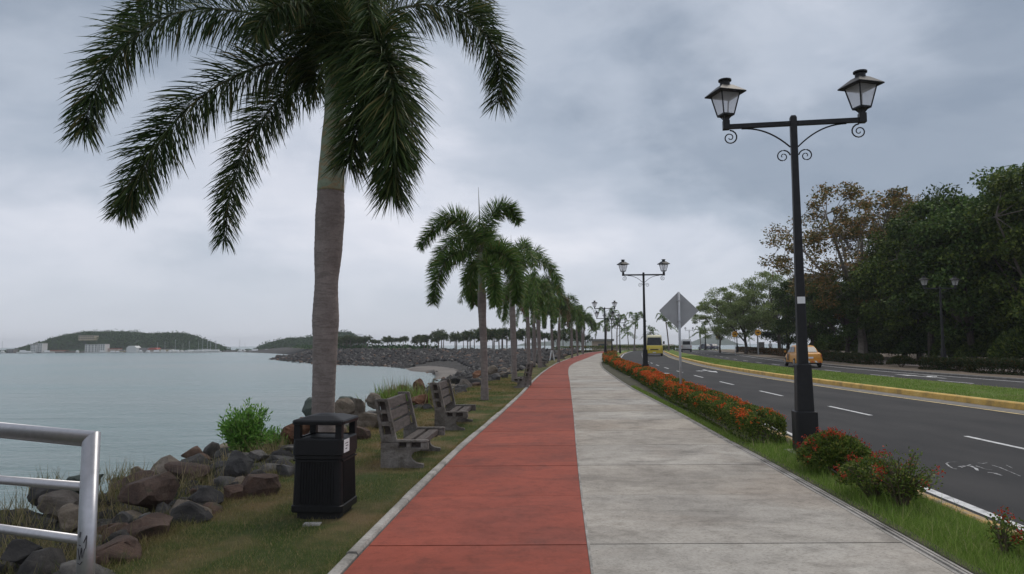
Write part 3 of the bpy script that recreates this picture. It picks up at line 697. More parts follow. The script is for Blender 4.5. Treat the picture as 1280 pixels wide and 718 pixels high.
def rubble(name, pts, label, kind='stuff'):
    VV = []; FF = []; MI = []; off = 0; r = random.Random(77)
    for (x, y, z, s, lod) in pts:
        b, f = base[r.randrange(3) + (3 if lod else 0)]
        a = r.uniform(0, 6.28); c, sn = math.cos(a), math.sin(a); t = r.uniform(-.6, .6)
        q = b * np.array([s, s * r.uniform(.6, 1), s * r.uniform(.5, .9)])
        q = q @ np.array([[c, sn, 0], [-sn, c, 0], [0, 0, 1]]) @ np.array([[1, 0, 0], [0, math.cos(t), math.sin(t)], [0, -math.sin(t), math.cos(t)]])
        VV.append(q + (x, y, z)); FF.append(f + off); off += len(b); MI.append(np.full(len(f), r.choice([0, 0, 0, 0, 0, 1, 1, 2, 2, 3] if y < 60 else [0] * 14 + [1, 2])))
    return tag(npmesh(name, np.concatenate(VV), np.concatenate(FF), [M['rubble_dark'] if name != 'stones' else M['rock_dark'], M['rock_grey'], M['rock_brown'], M['rock_tan']], mi=np.concatenate(MI)), label, 'rocks', kind=kind)
pts = []
for q in range(700):      # small stones between the near boulders
    y = 2.5 + 22 * rr.random() ** 1.2; x, yy, z = slope_pt(T_of_y(y), rr.random() ** 1.2 * 1.0 + .01); pts.append((x, yy, z + .03, rr.uniform(.06, .26), True))
rubble('stones', pts, 'loose stones filling the gaps between the boulders of the bank')
pts = []
for q in range(1500):
    y = 40 + 88 * rr.random(); s = rr.random(); x, yy, z = slope_pt(T_of_y(y), s)
    if not on_beach(x, yy): pts.append((x, yy, z + .08, rr.uniform(.28, .62), y < 80))
for q in range(1100):
    y = 22 + 30 * rr.random(); s = rr.random(); x, yy, z = slope_pt(T_of_y(y), s); pts.append((x, yy, z + .05, rr.uniform(.15, .34), True))
rubble('rubble_bank', pts, 'mass of dark rubble on the bank between the palms and the beach')
pts = []
for q in range(5200):
    t = 11 + 6.6 * rr.random(); s = rr.random(); x, yy, z = slope_pt(t, s)
    if on_beach(x, yy): continue
    pts.append((x, yy, z + .15, rr.uniform(.4, 1.05), False))
rubble('causeway_rubble', pts, 'dark rubble facing of the causeway curving across the bay')
# low spit of dark rocks running out into the bay
mb = MB(); V = []; a = [(345, 449.3), (375, 450.2), (400, 452), (440, 453), (480, 453.5), (520, 455)]; b = [(345, 448.9), (378, 446.6), (400, 445.4), (440, 444.5), (480, 444), (520, 444)]
for (p, q), (r_, s_) in zip(a, b):
    x0, y0 = G(p, q, WZ); x1, y1 = G(r_, s_, WZ); V += [(x0, y0, WZ - .1), (x0 * .5 + x1 * .5, y0 * .5 + y1 * .5, WZ + 1.0), (x1, y1, WZ - .1)]
mb.add(V, [(i * 3 + k, i * 3 + k + 1, i * 3 + k + 4, i * 3 + k + 3) for i in range(5) for k in range(2)])
tag(mb.build('rock_spit', M['slope']), kind='structure')
pts = []
for q in range(1500):
    t = rr.random() * 4.99; i = int(t); f = t - i
    A = (a[i][0] * (1 - f) + a[i + 1][0] * f, a[i][1] * (1 - f) + a[i + 1][1] * f); B = (b[i][0] * (1 - f) + b[i + 1][0] * f, b[i][1] * (1 - f) + b[i + 1][1] * f)
    s = rr.random(); x0, y0 = G(*A, WZ); x1, y1 = G(*B, WZ); x = x0 + (x1 - x0) * s; y = y0 + (y1 - y0) * s
    pts.append((x, y, WZ + 1.0 * (1 - abs(2 * s - 1)) , rr.uniform(.4, 1.1), False))
rubble('spit_rocks', pts, 'low dark rocks of the spit reaching out into the bay')

# ============================================================ GRASS BLADES
def blades(name, n, sampler, h0, h1, w, mat, label, seed=1, lean=.5):
    r = np.random.default_rng(seed); P = sampler(r, n); n = len(P)
    h = r.uniform(h0, h1, n) * (1 + .25 * r.standard_normal(n)).clip(.4, 1.8)
    d = (P[:, 1] / 6).clip(1, 6)
    a = r.uniform(0, 2 * PI, n); S = np.stack([np.cos(a), np.sin(a), 0 * a], 1) * (w * d)[:, None] / 2
    L = r.standard_normal((n, 3)) * lean; L[:, 2] = 1; L = unit(L) * h[:, None]
    V = np.stack([P - S, P + S, P + L], 1).reshape(-1, 3)
    return tag(npmesh(name, V, np.arange(3 * n).reshape(n, 3), mat), label, 'grass', kind='stuff')
def vstrip(fa, fb, y0, y1, z, p=2.0):
    def f(r, n):
        t = r.random(n); y = y0 * (y1 / y0) ** (t ** (1 / p * 2) if p != 2 else t)
        ys = np.linspace(y0, y1, 200); A = np.array([fa(q) for q in ys]); B = np.array([fb(q) for q in ys])
        a = np.interp(y, ys, A); b = np.interp(y, ys, B); s = r.random(n)
        return np.stack([a + (b - a) * s, y, np.full(n, z)], 1)
    return f
blades('left_grass', 90000, vstrip(lambda y: cCrest(y) - .15, lambda y: cA(y) - .10, 3.6, 34, -.02), .020, .050, .0045, M['blade_left'], 'short patchy turf with dry brown spots on the sea side of the red path', 1)
blades('edge_grass', 7000, vstrip(lambda y: cA(y) - .19, lambda y: cA(y) - .10, 3.6, 26, -.01), .02, .05, .004, M['blade_left'], 'ragged grass fringe along the edging stones', 2, .7)
blades('verge_grass', 80000, vstrip(lambda y: cC(y) + .13, lambda y: cK(y) if y < 11.3 else cC(y) + .26, 3.8, 26, -.01), .025, .07, .0050, M['blade_right'], 'fresh green grass between the footpath and the road kerb', 3)
blades('verge_tufts', 2500, vstrip(lambda y: cC(y) + .2, lambda y: cK(y) - .05, 3.8, 13, -.01), .09, .20, .006, M['blade_right'], 'longer grass tufts in the roadside verge', 4, .45)
blades('median_blades', 60000, vstrip(lambda y: cE(y) + .15, lambda y: cM(y) - .12, 14, 80, .09), .03, .07, .004, M['blade_right'], 'mown green grass of the median strip', 5)
def slope_sampler(y0, y1, s1, zoff=0):
    def f(r, n):
        out = []
        for _ in range(n):
            y = y0 + (y1 - y0) * r.random(); s = r.random() ** 2.0 * s1; x, yy, z = slope_pt(T_of_y(y), s); out.append((x, yy, z + zoff))
        return np.array(out)
    return f
blades('bank_grass', 26000, slope_sampler(3.2, 18, .34), .05, .16, .006, M['blade_left'], 'rough grass growing between the boulders of the bank', 6, .6)
def clumps(centres, n, spread):
    def f(r, N):
        c = np.array(centres); k = r.integers(0, len(c), N); P = c[k].copy(); P[:, :2] += r.standard_normal((N, 2)) * spread; return P
    return f
wc = [(*G(px, pb, -.1), -.12) for px, pb in [(10, 640), (25, 655), (60, 612), (140, 620), (150, 600), (178, 612), (215, 618), (245, 612), (255, 600), (275, 592), (300, 575), (330, 570), (345, 560), (395, 600), (340, 600), (45, 690), (70, 700), (20, 690), (120, 650), (130, 690)]]
blades('dry_weeds', 2000, clumps(wc, 0, .14), .10, .34, .008, M['weed'], 'dry straw-coloured weeds sticking up between the boulders near the railing', 7, .40)
wc = [(*G(px, pb, -.1), -.12) for px, pb in [(486, 505), (492, 503), (500, 500), (508, 502), (515, 500), (532, 505), (545, 506), (552, 500)]]
blades('reeds', 1300, clumps(wc, 0, .22), .25, .62, .010, M['weed'], 'tall yellow-green reeds on the bank between the two benches', 8, .32)
wc = [(*G(px, pb, -.1), -.12) for px, pb in [(488, 506), (496, 504), (504, 503), (512, 505)]]
blades('green_reeds', 900, clumps(wc, 0, .26), .2, .55, .016, M['blade_right'], 'fresh green reed leaves at the base of the tall reeds', 9, .4)

# ============================================================ NEAR THINGS
# ---- steel railing
rl = thing('railing', 'brushed steel three-bar railing ending at the left edge of the walk', 'railing', (0, 0, 0))
D0 = 4.0
pt = W(114, 549, D0); pb = Vector((pt.x, pt.y, -.12))
post_r = .046
e1 = W(2, 538, D0 + .25); dr = (e1 - pt); dr = dr / dr.length; L = 3.2
side = dr.cross(Vector((0, 0, 1))).normalized(); upv = side.cross(dr) * 1.0
if upv.z < 0: upv = -upv
cs = [(math.cos(2 * PI * q / 24) * post_r, math.sin(2 * PI * q / 24) * post_r) for q in range(24)]
mitre = [pt + side * a + (dr - Vector((0, 0, 1))) * b for a, b in cs]
mb = MB(); mb.loft([mitre, [pt + dr * L + side * a - upv * b for a, b in cs]]); mb.build('top_rail', M['steel'], rl, smooth=True)
hd_ = Vector((dr.x, dr.y, 0)).normalized()
mb = MB(); mb.loft([[p + Vector((0, 0, 0)) for p in mitre], [pb + side * a + hd_ * b for a, b in cs]]); mb.build('post', M['steel'], rl, smooth=True)
for px0, py0, px1, py1 in ((108, 609, 0, 600), (105, 676, 0, 661)):
    a = W(px0, py0, D0); b = W(px1, py1, D0 + .25); a.x = pt.x; a.y = pt.y; d = (b - a).normalized()
    mb = MB(); mb.tube([a + d * .035, a + d * L], .026, 16); mb.build('rail', M['steel'], rl, smooth=True)
mb = MB(); q0 = pb + Vector((dr.x * L, dr.y * L, 0)); mb.tube([q0, Vector((q0.x, q0.y, pt.z))], post_r, 16); mb.build('post', M['steel'], rl, smooth=True)
# black scrawl on the post
mb = MB()
def scr(pts, w=.004):
    P = []
    for a, z in pts:
        an = -PI / 2 + a; P.append(Vector((pt.x + math.cos(an) * (post_r + .001), pt.y + math.sin(an) * (post_r + .001), z)))
    mb.tube(P, w / 2, 5)
z0 = W(108, 690, D0).z
for pts in ([(-.5, .03), (-.2, -.03), (.0, .035)], [(.0, .035), (.1, -.02), (.35, .03)], [(-.4, .05), (-.1, .045)], [(.2, .06), (.5, .10)], [(.5, .10), (.45, .03)], [(-.45, -.05), (-.1, -.055), (.15, -.04)], [(-.3, .09), (-.25, .12)]):
    scr([(a, z0 + b) for a, b in pts], .0045)
mb.build('scrawl', M['ink'], rl)

# ---- litter bin
bx, by = G(399, 653, -.02)
bn = thing('litter_bin', 'square black plastic litter bin with open hood and white sticker', 'litter bin', (bx - .02, by + .27, -.02), rad(-5))
def sqring(h, z, r=.04, n=4):
    out = []
    for cx, cy, a0 in ((h - r, h - r, 0), (-h + r, h - r, PI / 2), (-h + r, -h + r, PI), (h - r, -h + r, 1.5 * PI)):
        for k in range(n): a = a0 + PI / 2 * k / (n - 1); out.append((cx + r * math.cos(a), cy + r * math.sin(a), z))
    return out
mb = MB(); mb.loft([sqring(.205, 0), sqring(.205, .075)]); mb.build('base', M['bin_dark'], bn)
mb = MB(); mb.loft([sqring(.243, .075), sqring(.246, .085), sqring(.246, .135), sqring(.236, .142), sqring(.225, .555), sqring(.234, .562), sqring(.234, .592)]); body = mb.build('body', M['bin'], bn)
for s in range(4):        # corner strips and fine ribs on each face
    T = Matrix.Rotation(s * PI / 2, 4, 'Z'); mb = MB()
    for k in range(13):
        x = -.155 + .31 * k / 12
        mb.add([T @ Vector(p) for p in [(x - .005, -.2375, .15), (x + .005, -.2375, .15), (x + .005, -.2295, .54), (x - .005, -.2295, .54), (x - .003, -.2445, .15), (x + .003, -.2445, .15), (x + .003, -.2345, .54), (x - .003, -.2345, .54)]],
               [(4, 5, 6, 7), (0, 4, 7, 3), (1, 2, 6, 5), (2, 3, 7, 6), (0, 1, 5, 4)])
    mb.box(-.2, .2, -.2485, -.238, .535, .55, T=T @ Matrix.Translation((0, .008, 0)))
    mb.build('ribbed_panel', M['bin'], body)
mb = MB(); mb.loft([sqring(.238, .594), sqring(.243, .60), sqring(.238, .735), sqring(.228, .75), sqring(.19, .755)], cap=False); mb.loft([sqring(.19, .74), sqring(.188, .745)]); hood = mb.build('hood', M['bin'], bn)
mb = MB()
for sx in (-1, 1):
    for sy in (-1, 1):
        mb = MB(); mb.loft([[(sx * (.205 + a * .024), sy * (.205 + b * .024), z) for a, b in ((-1.5, -1.5), (1, -1.5), (1, 1), (-1.5, 1))] for z in (.74, .89)])
        mb.build('corner_post', M['bin'], hood)
mb = MB(); mb.loft([sqring(.228, .872, .03), sqring(.250, .878, .045), sqring(.252, .905, .05), sqring(.243, .918, .04), sqring(.14, .948, .04), sqring(.05, .962, .03), sqring(.01, .964, .009)])
mb.build('lid', M['bin'], bn, smooth=False)
mb = MB(); mb.box(.2425, .2445, -.20, -.045, .615, .735); st = mb.build('sticker', M['paper'], hood)
mb = MB()
for k, (a, z, l) in enumerate(((-.17, .70, .09), (-.15, .675, .07), (-.16, .65, .05))):
    pts = [(.2452, a + l * q / 15, z + .0045 * math.sin(q * 2.4 + k)) for q in range(16)]; mb.tube(pts, .0014, 4)
mb.build('sticker_writing', M['ink'], hood)
mb = MB(); mb.box(-.10, .07, -.27, -.17, -.05, -.003, taper=.01); sl = mb.build('paving_slab', M['edging'], None)
sl.location = (bx - .02, by + .12, -.0); tag(sl, 'small concrete pad in the grass under the front of the litter bin', 'slab')

# ---- concrete benches with planks
def make_bench():
    r = thing('bench', '', 'bench')
    T = .085; Lb = 1.50
    def end(y0, parent):
        mb = MB()
        lower = [(0, 0), (.22, 0), (.22, .22), (0.0, .33)]
        mb.prism([(0, -.05), (.56, -.05), (.565, .035), (.47, .05), (.415, .085), (.395, .125), (.41, .165), (.45, .195), (.52, .21), (.52, .225), (.0, .225)], y0, y0 + T, 'y')
        mb.prism([(0, .225), (.215, .225), (.215, .262), (.0, .262)], y0, y0 + T, 'y')
        for a, b in ((.0, .235), (.34, .40), (.53, .625)):      # uprights between the slots of the seat
            mb.box(a, b, y0 + .001, y0 + T - .001, .2251, .3149)
        mb.box(.0, .625, y0, y0 + T, .319, .347)
        mb.box(.215, .535, y0, y0 + T, .2252, .248)
        def BL(t): return (-.095 * t, .345 + .535 * t)
        def BR(t): return (.205 - .125 * t, .345 + .535 * t)
        def lerp(p, q, s): return (p[0] * (1 - s) + q[0] * s, p[1] * (1 - s) + q[1] * s)
        for s0, s1 in ((0, .24), (.76, 1)):
            mb.prism([lerp(BL(0), BR(0), s0), lerp(BL(0), BR(0), s1), lerp(BL(1), BR(1), s1), lerp(BL(1), BR(1), s0)], y0, y0 + T, 'y')
        for t0, t1 in ((0, .13), (.34, .44), (.64, .73), (.93, 1)):
            mb.prism([lerp(BL(t0), BR(t0), .235), lerp(BL(t0), BR(t0), .765), lerp(BL(t1), BR(t1), .765), lerp(BL(t1), BR(t1), .235)], y0 + .002, y0 + T - .002, 'y')
        return mb.build('end_frame', M['bench'], parent, bevel=.006)
    end(0, r); end(Lb - T, r)
    def plank(a, b, c, d, y0=.078, y1=Lb - .078):
        mb = MB(); mb.prism([a, b, c, d], y0, y1, 'y'); return mb.build('plank', M['plank'], r, bevel=.004)
    def at(t, s): 
        l = (-.095 * t, .345 + .535 * t); q = (.205 - .125 * t, .345 + .535 * t); return (l[0] * (1 - s) + q[0] * s, l[1] * (1 - s) + q[1] * s)
    for t0, t1 in ((.115, .355), (.425, .655), (.715, .945)): plank(at(t0, .26), at(t0, .66), at(t1, .66), at(t1, .26))
    for a, b in ((.225, .345), (.395, .535)): plank((a, .25), (b, .25), (b, .318), (a, .318))
    return r
bench0 = make_bench()
for i, (px, py, ry, flip, lab) in enumerate([
        (475.5, 584, -.055, 0, 'nearest stone bench, right of the litter bin and facing the red path'),
        (543, 538, -.05, 0, 'second stone bench, closest to the second palm trunk'),
        (666, 485, -.1, 1, 'third bench, dark against the rocks and turned towards the sea'),
        (672, 459, -.14, 0, 'bench beyond the third palm with pale slanting end frames'),
        (699, 449, -.16, 0, 'farthest bench on the verge, just before the path bends')]):
    x, y = G(px, py)
    if i == 0: o = bench0; o.location = (x, y, 0); o.rotation_euler = (0, 0, ry); o['label'] = lab
    elif flip: o = dup(bench0, (x, y + 1.5, 0), PI + ry, lab)
    else: o = dup(bench0, (x, y, 0), ry, lab)
    o['group'] = 'stone benches along the sea verge'
# ---- lamps
def spiral(mb, c, r0, turns, dirn, start, w=.012, n=26, plane='x'):
    P = []
    for k in range(n):
        t = k / (n - 1); a = start + dirn * 2 * PI * turns * t; r = r0 * (1 - .86 * t); P.append((c[0] + r * math.cos(a), 0, c[1] + r * math.sin(a)))
    mb.tube(P, [w * (1 - .4 * k / (n - 1)) for k in range(n)], 6)
def lantern(parent, x, y, z, s=1.0, yaw=0.0):
    """a tapering four-sided frosted lantern; z is its foot"""
    T = Matrix.Translation((x, y, z)) @ Matrix.Rotation(yaw, 4, 'Z') @ Matrix.Scale(s, 4)
    mb = MB()
    def sq(h, zz): return [T @ Vector(p) for p in ((-h, -h, zz), (h, -h, zz), (h, h, zz), (-h, h, zz))]
    mb.loft([sq(.035, -.02), sq(.04, .05)]); mb.loft([sq(.10, .075), sq(.105, .105)])
    for a in (-1, 1):
        for b in (-1, 1):
            mb.tube([T @ Vector((a * .03, b * .03, .02)), T @ Vector((a * .07, b * .07, .08))], .008, 5)
            mb.tube([T @ Vector((a * .098, b * .098, .10)), T @ Vector((a * .172, b * .172, .47))], .011, 5)
    for zz, h in ((.465, .176),):
        c = [T @ Vector(p) for p in ((-h, -h, zz), (h, -h, zz), (h, h, zz), (-h, h, zz))]
        for k in range(4): mb.tube([c[k], c[(k + 1) % 4]], .012, 5)
    f = mb.build('lantern', M['black_metal'], parent)
    for k in range(4):
        R = T @ Matrix.Rotation(k * PI / 2, 4, 'Z'); mb = MB()
        mb.add([R @ Vector(p) for p in ((-.092, -.094, .107), (.092, -.094, .107), (.165, -.168, .462), (-.165, -.168, .462), (0, -.0905, .107), (0, -.1645, .462))],
               [(0, 4, 5, 3), (4, 1, 2, 5)])
        mb.build('glass_pane', M['milk'], f)
    mb = MB(); mb.loft([sq(.238, .440), sq(.246, .450), sq(.242, .464), sq(.10, .590), sq(.09, .595)])
    def ci(r, zz, n=14): return [T @ Vector((r * math.cos(2 * PI * k / n), r * math.sin(2 * PI * k / n), zz)) for k in range(n)]
    mb.loft([ci(.085, .575), ci(.080, .665), ci(.108, .675), ci(.108, .700), ci(.06, .710)])
    mb.build('roof', M['black_metal'], f)
def make_lamp(low=False, H=4.90, half=.93):
    r = thing('street_lamp', '', 'street lamp')
    def sq(h, z): return [(-h, -h, z), (h, -h, z), (h, h, z), (-h, h, z)]
    mb = MB(); mb.loft([sqring(.155, -.12, .03, 3), sqring(.155, .59, .03, 3), sqring(.145, .60, .03, 3)]); mb.build('base', M['black_metal'], r)
    mb = MB(); mb.loft([sqring(.118, .60, .03, 3), sqring(.105, 1.27, .028, 3), sqring(.095, 1.285, .025, 3)]); mb.build('sleeve', M['black_metal'], r)
    mb = MB(); mb.loft([sqring(.072, 1.28, .02, 3), sqring(.048, H - .85, .015, 3), sqring(.048, H + .09, .015, 3), sqring(.035, H + .12, .015, 3)]); mb.build('shaft', M['black_metal'], r)
    mb = MB(); mb.box(.035, .11, -.157, -.15, .16, .34); mb.build('hatch', M['bin_dark'], r)
    for s in (-1, 1):
        mb = MB(); mb.box(min(s * .049, s * half), max(s * .049, s * half), -.033, .033, H - .032, H + .034)
        mb.box(min(s * (half + .001), s * (half + .10)), max(s * (half + .001), s * (half + .10)), -.05, .05, H - .04, H + .10)
        mb.build('arm', M['black_metal'], r)
        mb = MB()
        P = [(s * (.055 + .70 * t), 0, H - .36 + .32 * (1 - (1 - t) ** 2.2)) for t in [k / 10 for k in range(11)]]; mb.tube(P, .012, 6)
        spiral(mb, (s * .165, H - .50), .105, 1.6, -s, PI / 2 + (s * PI / 2) * .9, .011)
        spiral(mb, (s * (half + .0), H - .17), .115, 1.7, s, PI / 2, .012)
        mb.build('scroll', M['black_metal'], r)
        lantern(r, s * (half + .05), 0, H + .10, .92, .42)
    if low:
        for s in (-1, 1):
            mb = MB(); mb.box(min(s * .049, s * .74), max(s * .049, s * .74), -.03, .03, H - 1.0, H - .94); mb.box(min(s * .741, s * .82), max(s * .741, s * .82), -.045, .045, H - 1.0, H - .86); mb.build('arm', M['black_metal'], r)
            lantern(r, s * .78, 0, H - .87, .9)
    return r
lamp0 = make_lamp()
lamp0.location = (4.27, 10.30, 0); lamp0.rotation_euler = (0, 0, rad(-9))
lamp0['label'] = 'tall black twin-lantern lamp post in the verge, nearest and largest'; lamp0['group'] = 'black lantern lamp posts'
x, y = W(1007, 378, 10.3).x, 0
mb = MB(); mb.box(-.055, .055, -.066, -.060, 2.17, 2.27); mb.build('sticker', M['paper'], lamp0)
lg = 'black lantern lamp posts'
lampB = make_lamp(True); lampB.location = (9.05, 68, 0); lampB.scale = (1.02, 1.02, 1.02); lampB.rotation_euler = (0, 0, rad(6)); lampB['label'] = 'lamp post with four lanterns on two pairs of arms, beyond the hedge'; lampB['group'] = lg
def plain(i): return lamp0
lampA = copy_tree(lamp0)
for c in [q for q in bpy.data.objects if q.parent == lampA and q.name.startswith('sticker')]: bpy.data.objects.remove(c)
lampA.location = (6.38, 33.6, 0); lampA.rotation_euler = (0, 0, rad(-2)); lampA['label'] = 'twin-lantern lamp post at the far end of the flowering hedge, left of the diamond sign'
def lampat(px, Y, z, src, s, rz, lab):
    p = W(px, 436, Y); return dup(src, (p.x, Y, z), rad(rz), lab, lg, s)
lampat(765, 96, 0, lampA, 1, 5, 'lamp post standing just right of the four-lantern post')
lampat(775, 112, 0, lampB, 1.0, 5, 'slim four-lantern post in front of the coconut palms')
lampat(1179, 40, 0, lampA, .95, 4, 'lamp post in the dark in front of the right-hand trees')
lampat(921.5, 112, 0, lampA, 1, 4, 'lamp post in front of the light green trees beside the yellow signs')
lampat(862, 176, -.1, lampA, 1.0, 4, 'distant lamp post above the white van')
lampat(882, 165, 0, lampA, 1.35, 10, 'distant lamp post right behind the coconut palm beside the light trees')
lampat(984, 85, 0, lampA, .9, 4, 'lamp post half hidden by leaves left of the nearest lamp post')

# ---- diamond sign seen from behind
sx, sy = 4.44, 18.5
sg = thing('road_sign', 'bare grey back of a diamond road sign on a pale post', 'road sign', (sx, sy, 0), rad(-2))
mb = MB(); mb.tube([(0, 0, -.1), (0, 0, 2.95)], .033, 12); mb.build('post', M['galv'], sg, smooth=True)
hd = .51; zc_ = 2.455
mb = MB(); mb.prism([(0, zc_ + hd), (hd, zc_ + .02), (hd, zc_ - .02), (0, zc_ - hd), (-hd, zc_ - .02), (-hd, zc_ + .02)], .036, .042, 'y'); mb.build('panel', M['sign_back'], sg)
mb = MB()
for z in (2.18, 2.72): mb.box(-.05, .05, -.034, .036, z - .015, z + .015); 
mb.build('clamp', M['galv'], sg)
for z in (2.18, 2.72):
    mb = MB(); mb.tube([(0, -.042, z), (0, -.033, z)], .012, 6); mb.build('bolt', M['galv'], sg)

# ============================================================ PALMS
def catmull(P, n):
    P = [Vector(p) for p in P]; P = [P[0] * 2 - P[1]] + P + [P[-1] * 2 - P[-2]]; out = []
    m = len(P) - 3
    for i in range(n):
        t = i / (n - 1) * m; k = min(m - 1, int(t)); q = t - k; a, b, c, d = P[k:k + 4]
        out.append(.5 * ((2 * b) + (c - a) * q + (2 * a - 5 * b + 4 * c - d) * q * q + (3 * b - a - 3 * c + d) * q ** 3))
    return out
def make_frond(parent, pts, n, L, w, mat, seed, plum=1.0, droop=.35, r0=.02, start=.10, tip=.45, fwd=.75, seg=2, grav=.18):
    r = np.random.default_rng(seed)
    C = catmull(pts, 40); mb = MB(); mb.tube(C[::3] + [C[-1]], [r0 * (1 - .85 * i / (len(C[::3]))) for i in range(len(C[::3]) + 1)], 5)
    fr = mb.build('frond', M['rachis'], parent)
    C = np.array([c[:] for c in C]); tg = unit(np.gradient(C, axis=0))
    t = start + (1 - start) * np.sort(r.random(n)); idx = t * 39
    P = np.stack([np.interp(idx, np.arange(40), C[:, k]) for k in range(3)], 1)
    Tn = unit(np.stack([np.interp(idx, np.arange(40), tg[:, k]) for k in range(3)], 1))
    side = unit(np.cross(Tn, np.array([0, 0, 1.0]))); up = unit(np.cross(side, Tn))
    if plum: ph = r.uniform(0, 2 * PI, n)
    else: ph = np.where(r.random(n) < .5, 0, PI) + r.normal(0, .18, n) + np.where(np.arange(n) % 2, .0, 0)
    perp = side * np.cos(ph)[:, None] + up * np.sin(ph)[:, None]
    fw = (fwd + .5 * t)[:, None] * r.uniform(.7, 1.3, (n, 1))
    D = unit(Tn * fw + perp + np.array([0, 0, -grav]))
    ll = L * np.interp(t, [0, .25, .6, 1], [.75, 1, .95, tip]) * r.uniform(.75, 1.12, n)
    D2 = unit(D + np.array([0, 0, -1.0]) * droop * r.uniform(.5, 1.6, (n, 1)) + r.normal(0, .07, (n, 3)))
    D3 = unit(D2 + np.array([0, 0, -1.0]) * droop * 1.2 * r.uniform(.3, 1.4, (n, 1)))
    S = unit(np.cross(D, up + r.normal(0, .45, (n, 3)))) * (w * r.uniform(.7, 1.2, (n, 1))) / 2
    l = ll[:, None]
    a0 = P; a1 = P + D * l * .35; a2 = a1 + D2 * l * .35; a3 = a2 + D3 * l * .30
    V = np.stack([a0 - S * .5, a0 + S * .5, a1 - S, a1 + S, a2 - S * .8, a2 + S * .8, a3 - S * .08, a3 + S * .08], 1).reshape(-1, 3)
    b = np.arange(n)[:, None] * 8
    Fc = np.concatenate([b + np.array([0, 1, 3, 2]), b + np.array([2, 3, 5, 4]), b + np.array([4, 5, 7, 6])])
    lf = npmesh('leaflets', V, Fc, mat, fr); lf['kind'] = 'stuff'
    return fr
def lathe_tube(name, pts, radii, mat, parent, n=16, rings=60, seed=0, ringamp=0.0, step=.09):
    C = catmull(pts, rings); mb = MB(); rr_ = []
    zs = [c.z for c in C]; K = len(radii)
    for i, c in enumerate(C):
        t = i / (rings - 1) * (K - 1); k = min(K - 2, int(t)); q = t - k; q = q * q * (3 - 2 * q)
        rr_.append(radii[k] * (1 - q) + radii[k + 1] * q + ringamp * (1 if (c.z / step) % 1 < .22 else 0))
    mb.tube(C, rr_, n); return mb.build(name, mat, parent, smooth=True)
# nearest palm, shaped from the photograph
Y1 = 10.6
p1 = thing('foxtail_palm', 'nearest and tallest foxtail palm, thick grey trunk right behind the litter bin', 'palm tree', (0, 0, 0), 0, 'foxtail palms along the verge')
k = Y1 / F
lathe_tube('trunk', [W(404.5, 566, Y1), W(404, 520, Y1), W(405, 476, Y1), W(406.5, 430, Y1), W(407, 400, Y1), W(408, 356, Y1), W(410.5, 310, Y1), W(412.5, 270, Y1), W(413.5, 238, Y1)],
           [15.5 * k, 13.8 * k, 14 * k, 15 * k, 16.3 * k, 14.3 * k, 17.2 * k, 18 * k, 16.5 * k], M['trunk_grey'], p1, 24, 150, ringamp=.0035, step=.085)
lathe_tube('crownshaft', [W(413.5, 240, Y1), W(414.5, 215, Y1), W(416, 180, Y1), W(418, 140, Y1), W(418, 100, Y1), W(417, 82, Y1)], [17 * k, 16.2 * k, 14.5 * k, 12.5 * k, 12.2 * k, 8 * k], M['crownshaft'], p1, 20, 40)
def PW(lst, Y0): return [W(a, b, Y0 + c) for a, b, c in lst]
near_fronds = [
 ([(416, 86, 0), (398, 62, -.1), (335, 22, -.3), (235, 12, -.5), (160, 52, -.6), (120, 110, -.6), (104, 165, -.6)], 1050, .62),
 ([(413, 90, 0), (382, 76, -.05), (320, 84, -.2), (250, 122, -.3), (198, 178, -.3), (170, 228, -.3), (155, 262, -.3)], 1050, .60),
 ([(412, 98, 0), (388, 96, .2), (348, 124, .6), (312, 175, .8), (288, 240, .9), (280, 300, .9)], 850, .54),
 ([(420, 84, 0), (436, 48, -.5), (470, 48, -1.1), (490, 100, -1.5), (494, 170, -1.6), (490, 240, -1.6)], 1650, .67),
 ([(420, 86, 0), (430, 62, -.5), (450, 75, -1.0), (456, 115, -1.25), (448, 160, -1.35), (434, 205, -1.4)], 1000, .66),
 ([(424, 84, 0), (450, 42, .2), (510, 8, .3), (570, 12, .3), (610, 48, .3), (626, 90, .3), (624, 128, .3)], 950, .58),
 ([(414, 82, 0), (392, 25, .4), (340, -26, .8), (260, -36, 1.0), (195, -6, 1.1), (150, 40, 1.1)], 850, .58),
 ([(422, 82, 0), (440, 20, .5), (480, -40, 1.0), (540, -52, 1.3), (590, -14, 1.5), (612, 40, 1.5)], 800, .58),
 ([(418, 80, 0), (415, 10, .4), (400, -60, 1.0), (370, -60, 1.8), (340, 0, 2.2), (325, 50, 2.3)], 700, .55),
 ([(417, 80, 0), (425, 10, -.4), (440, -60, -.9), (455, -40, -1.5), (462, 20, -1.8)], 600, .55),
 ([(414, 84, 0), (400, 40, -.5), (380, 5, -.9), (345, 10, -1.3), (318, 45, -1.5)], 500, .5),
]
for i, (pts, n_, L_) in enumerate(near_fronds): make_frond(p1, PW(pts, Y1), int(n_ * 1.42), L_ * 1.22, .021, M['frond'], 40 + i, 1, .20, .024, .08, .55, .36, grav=.14)
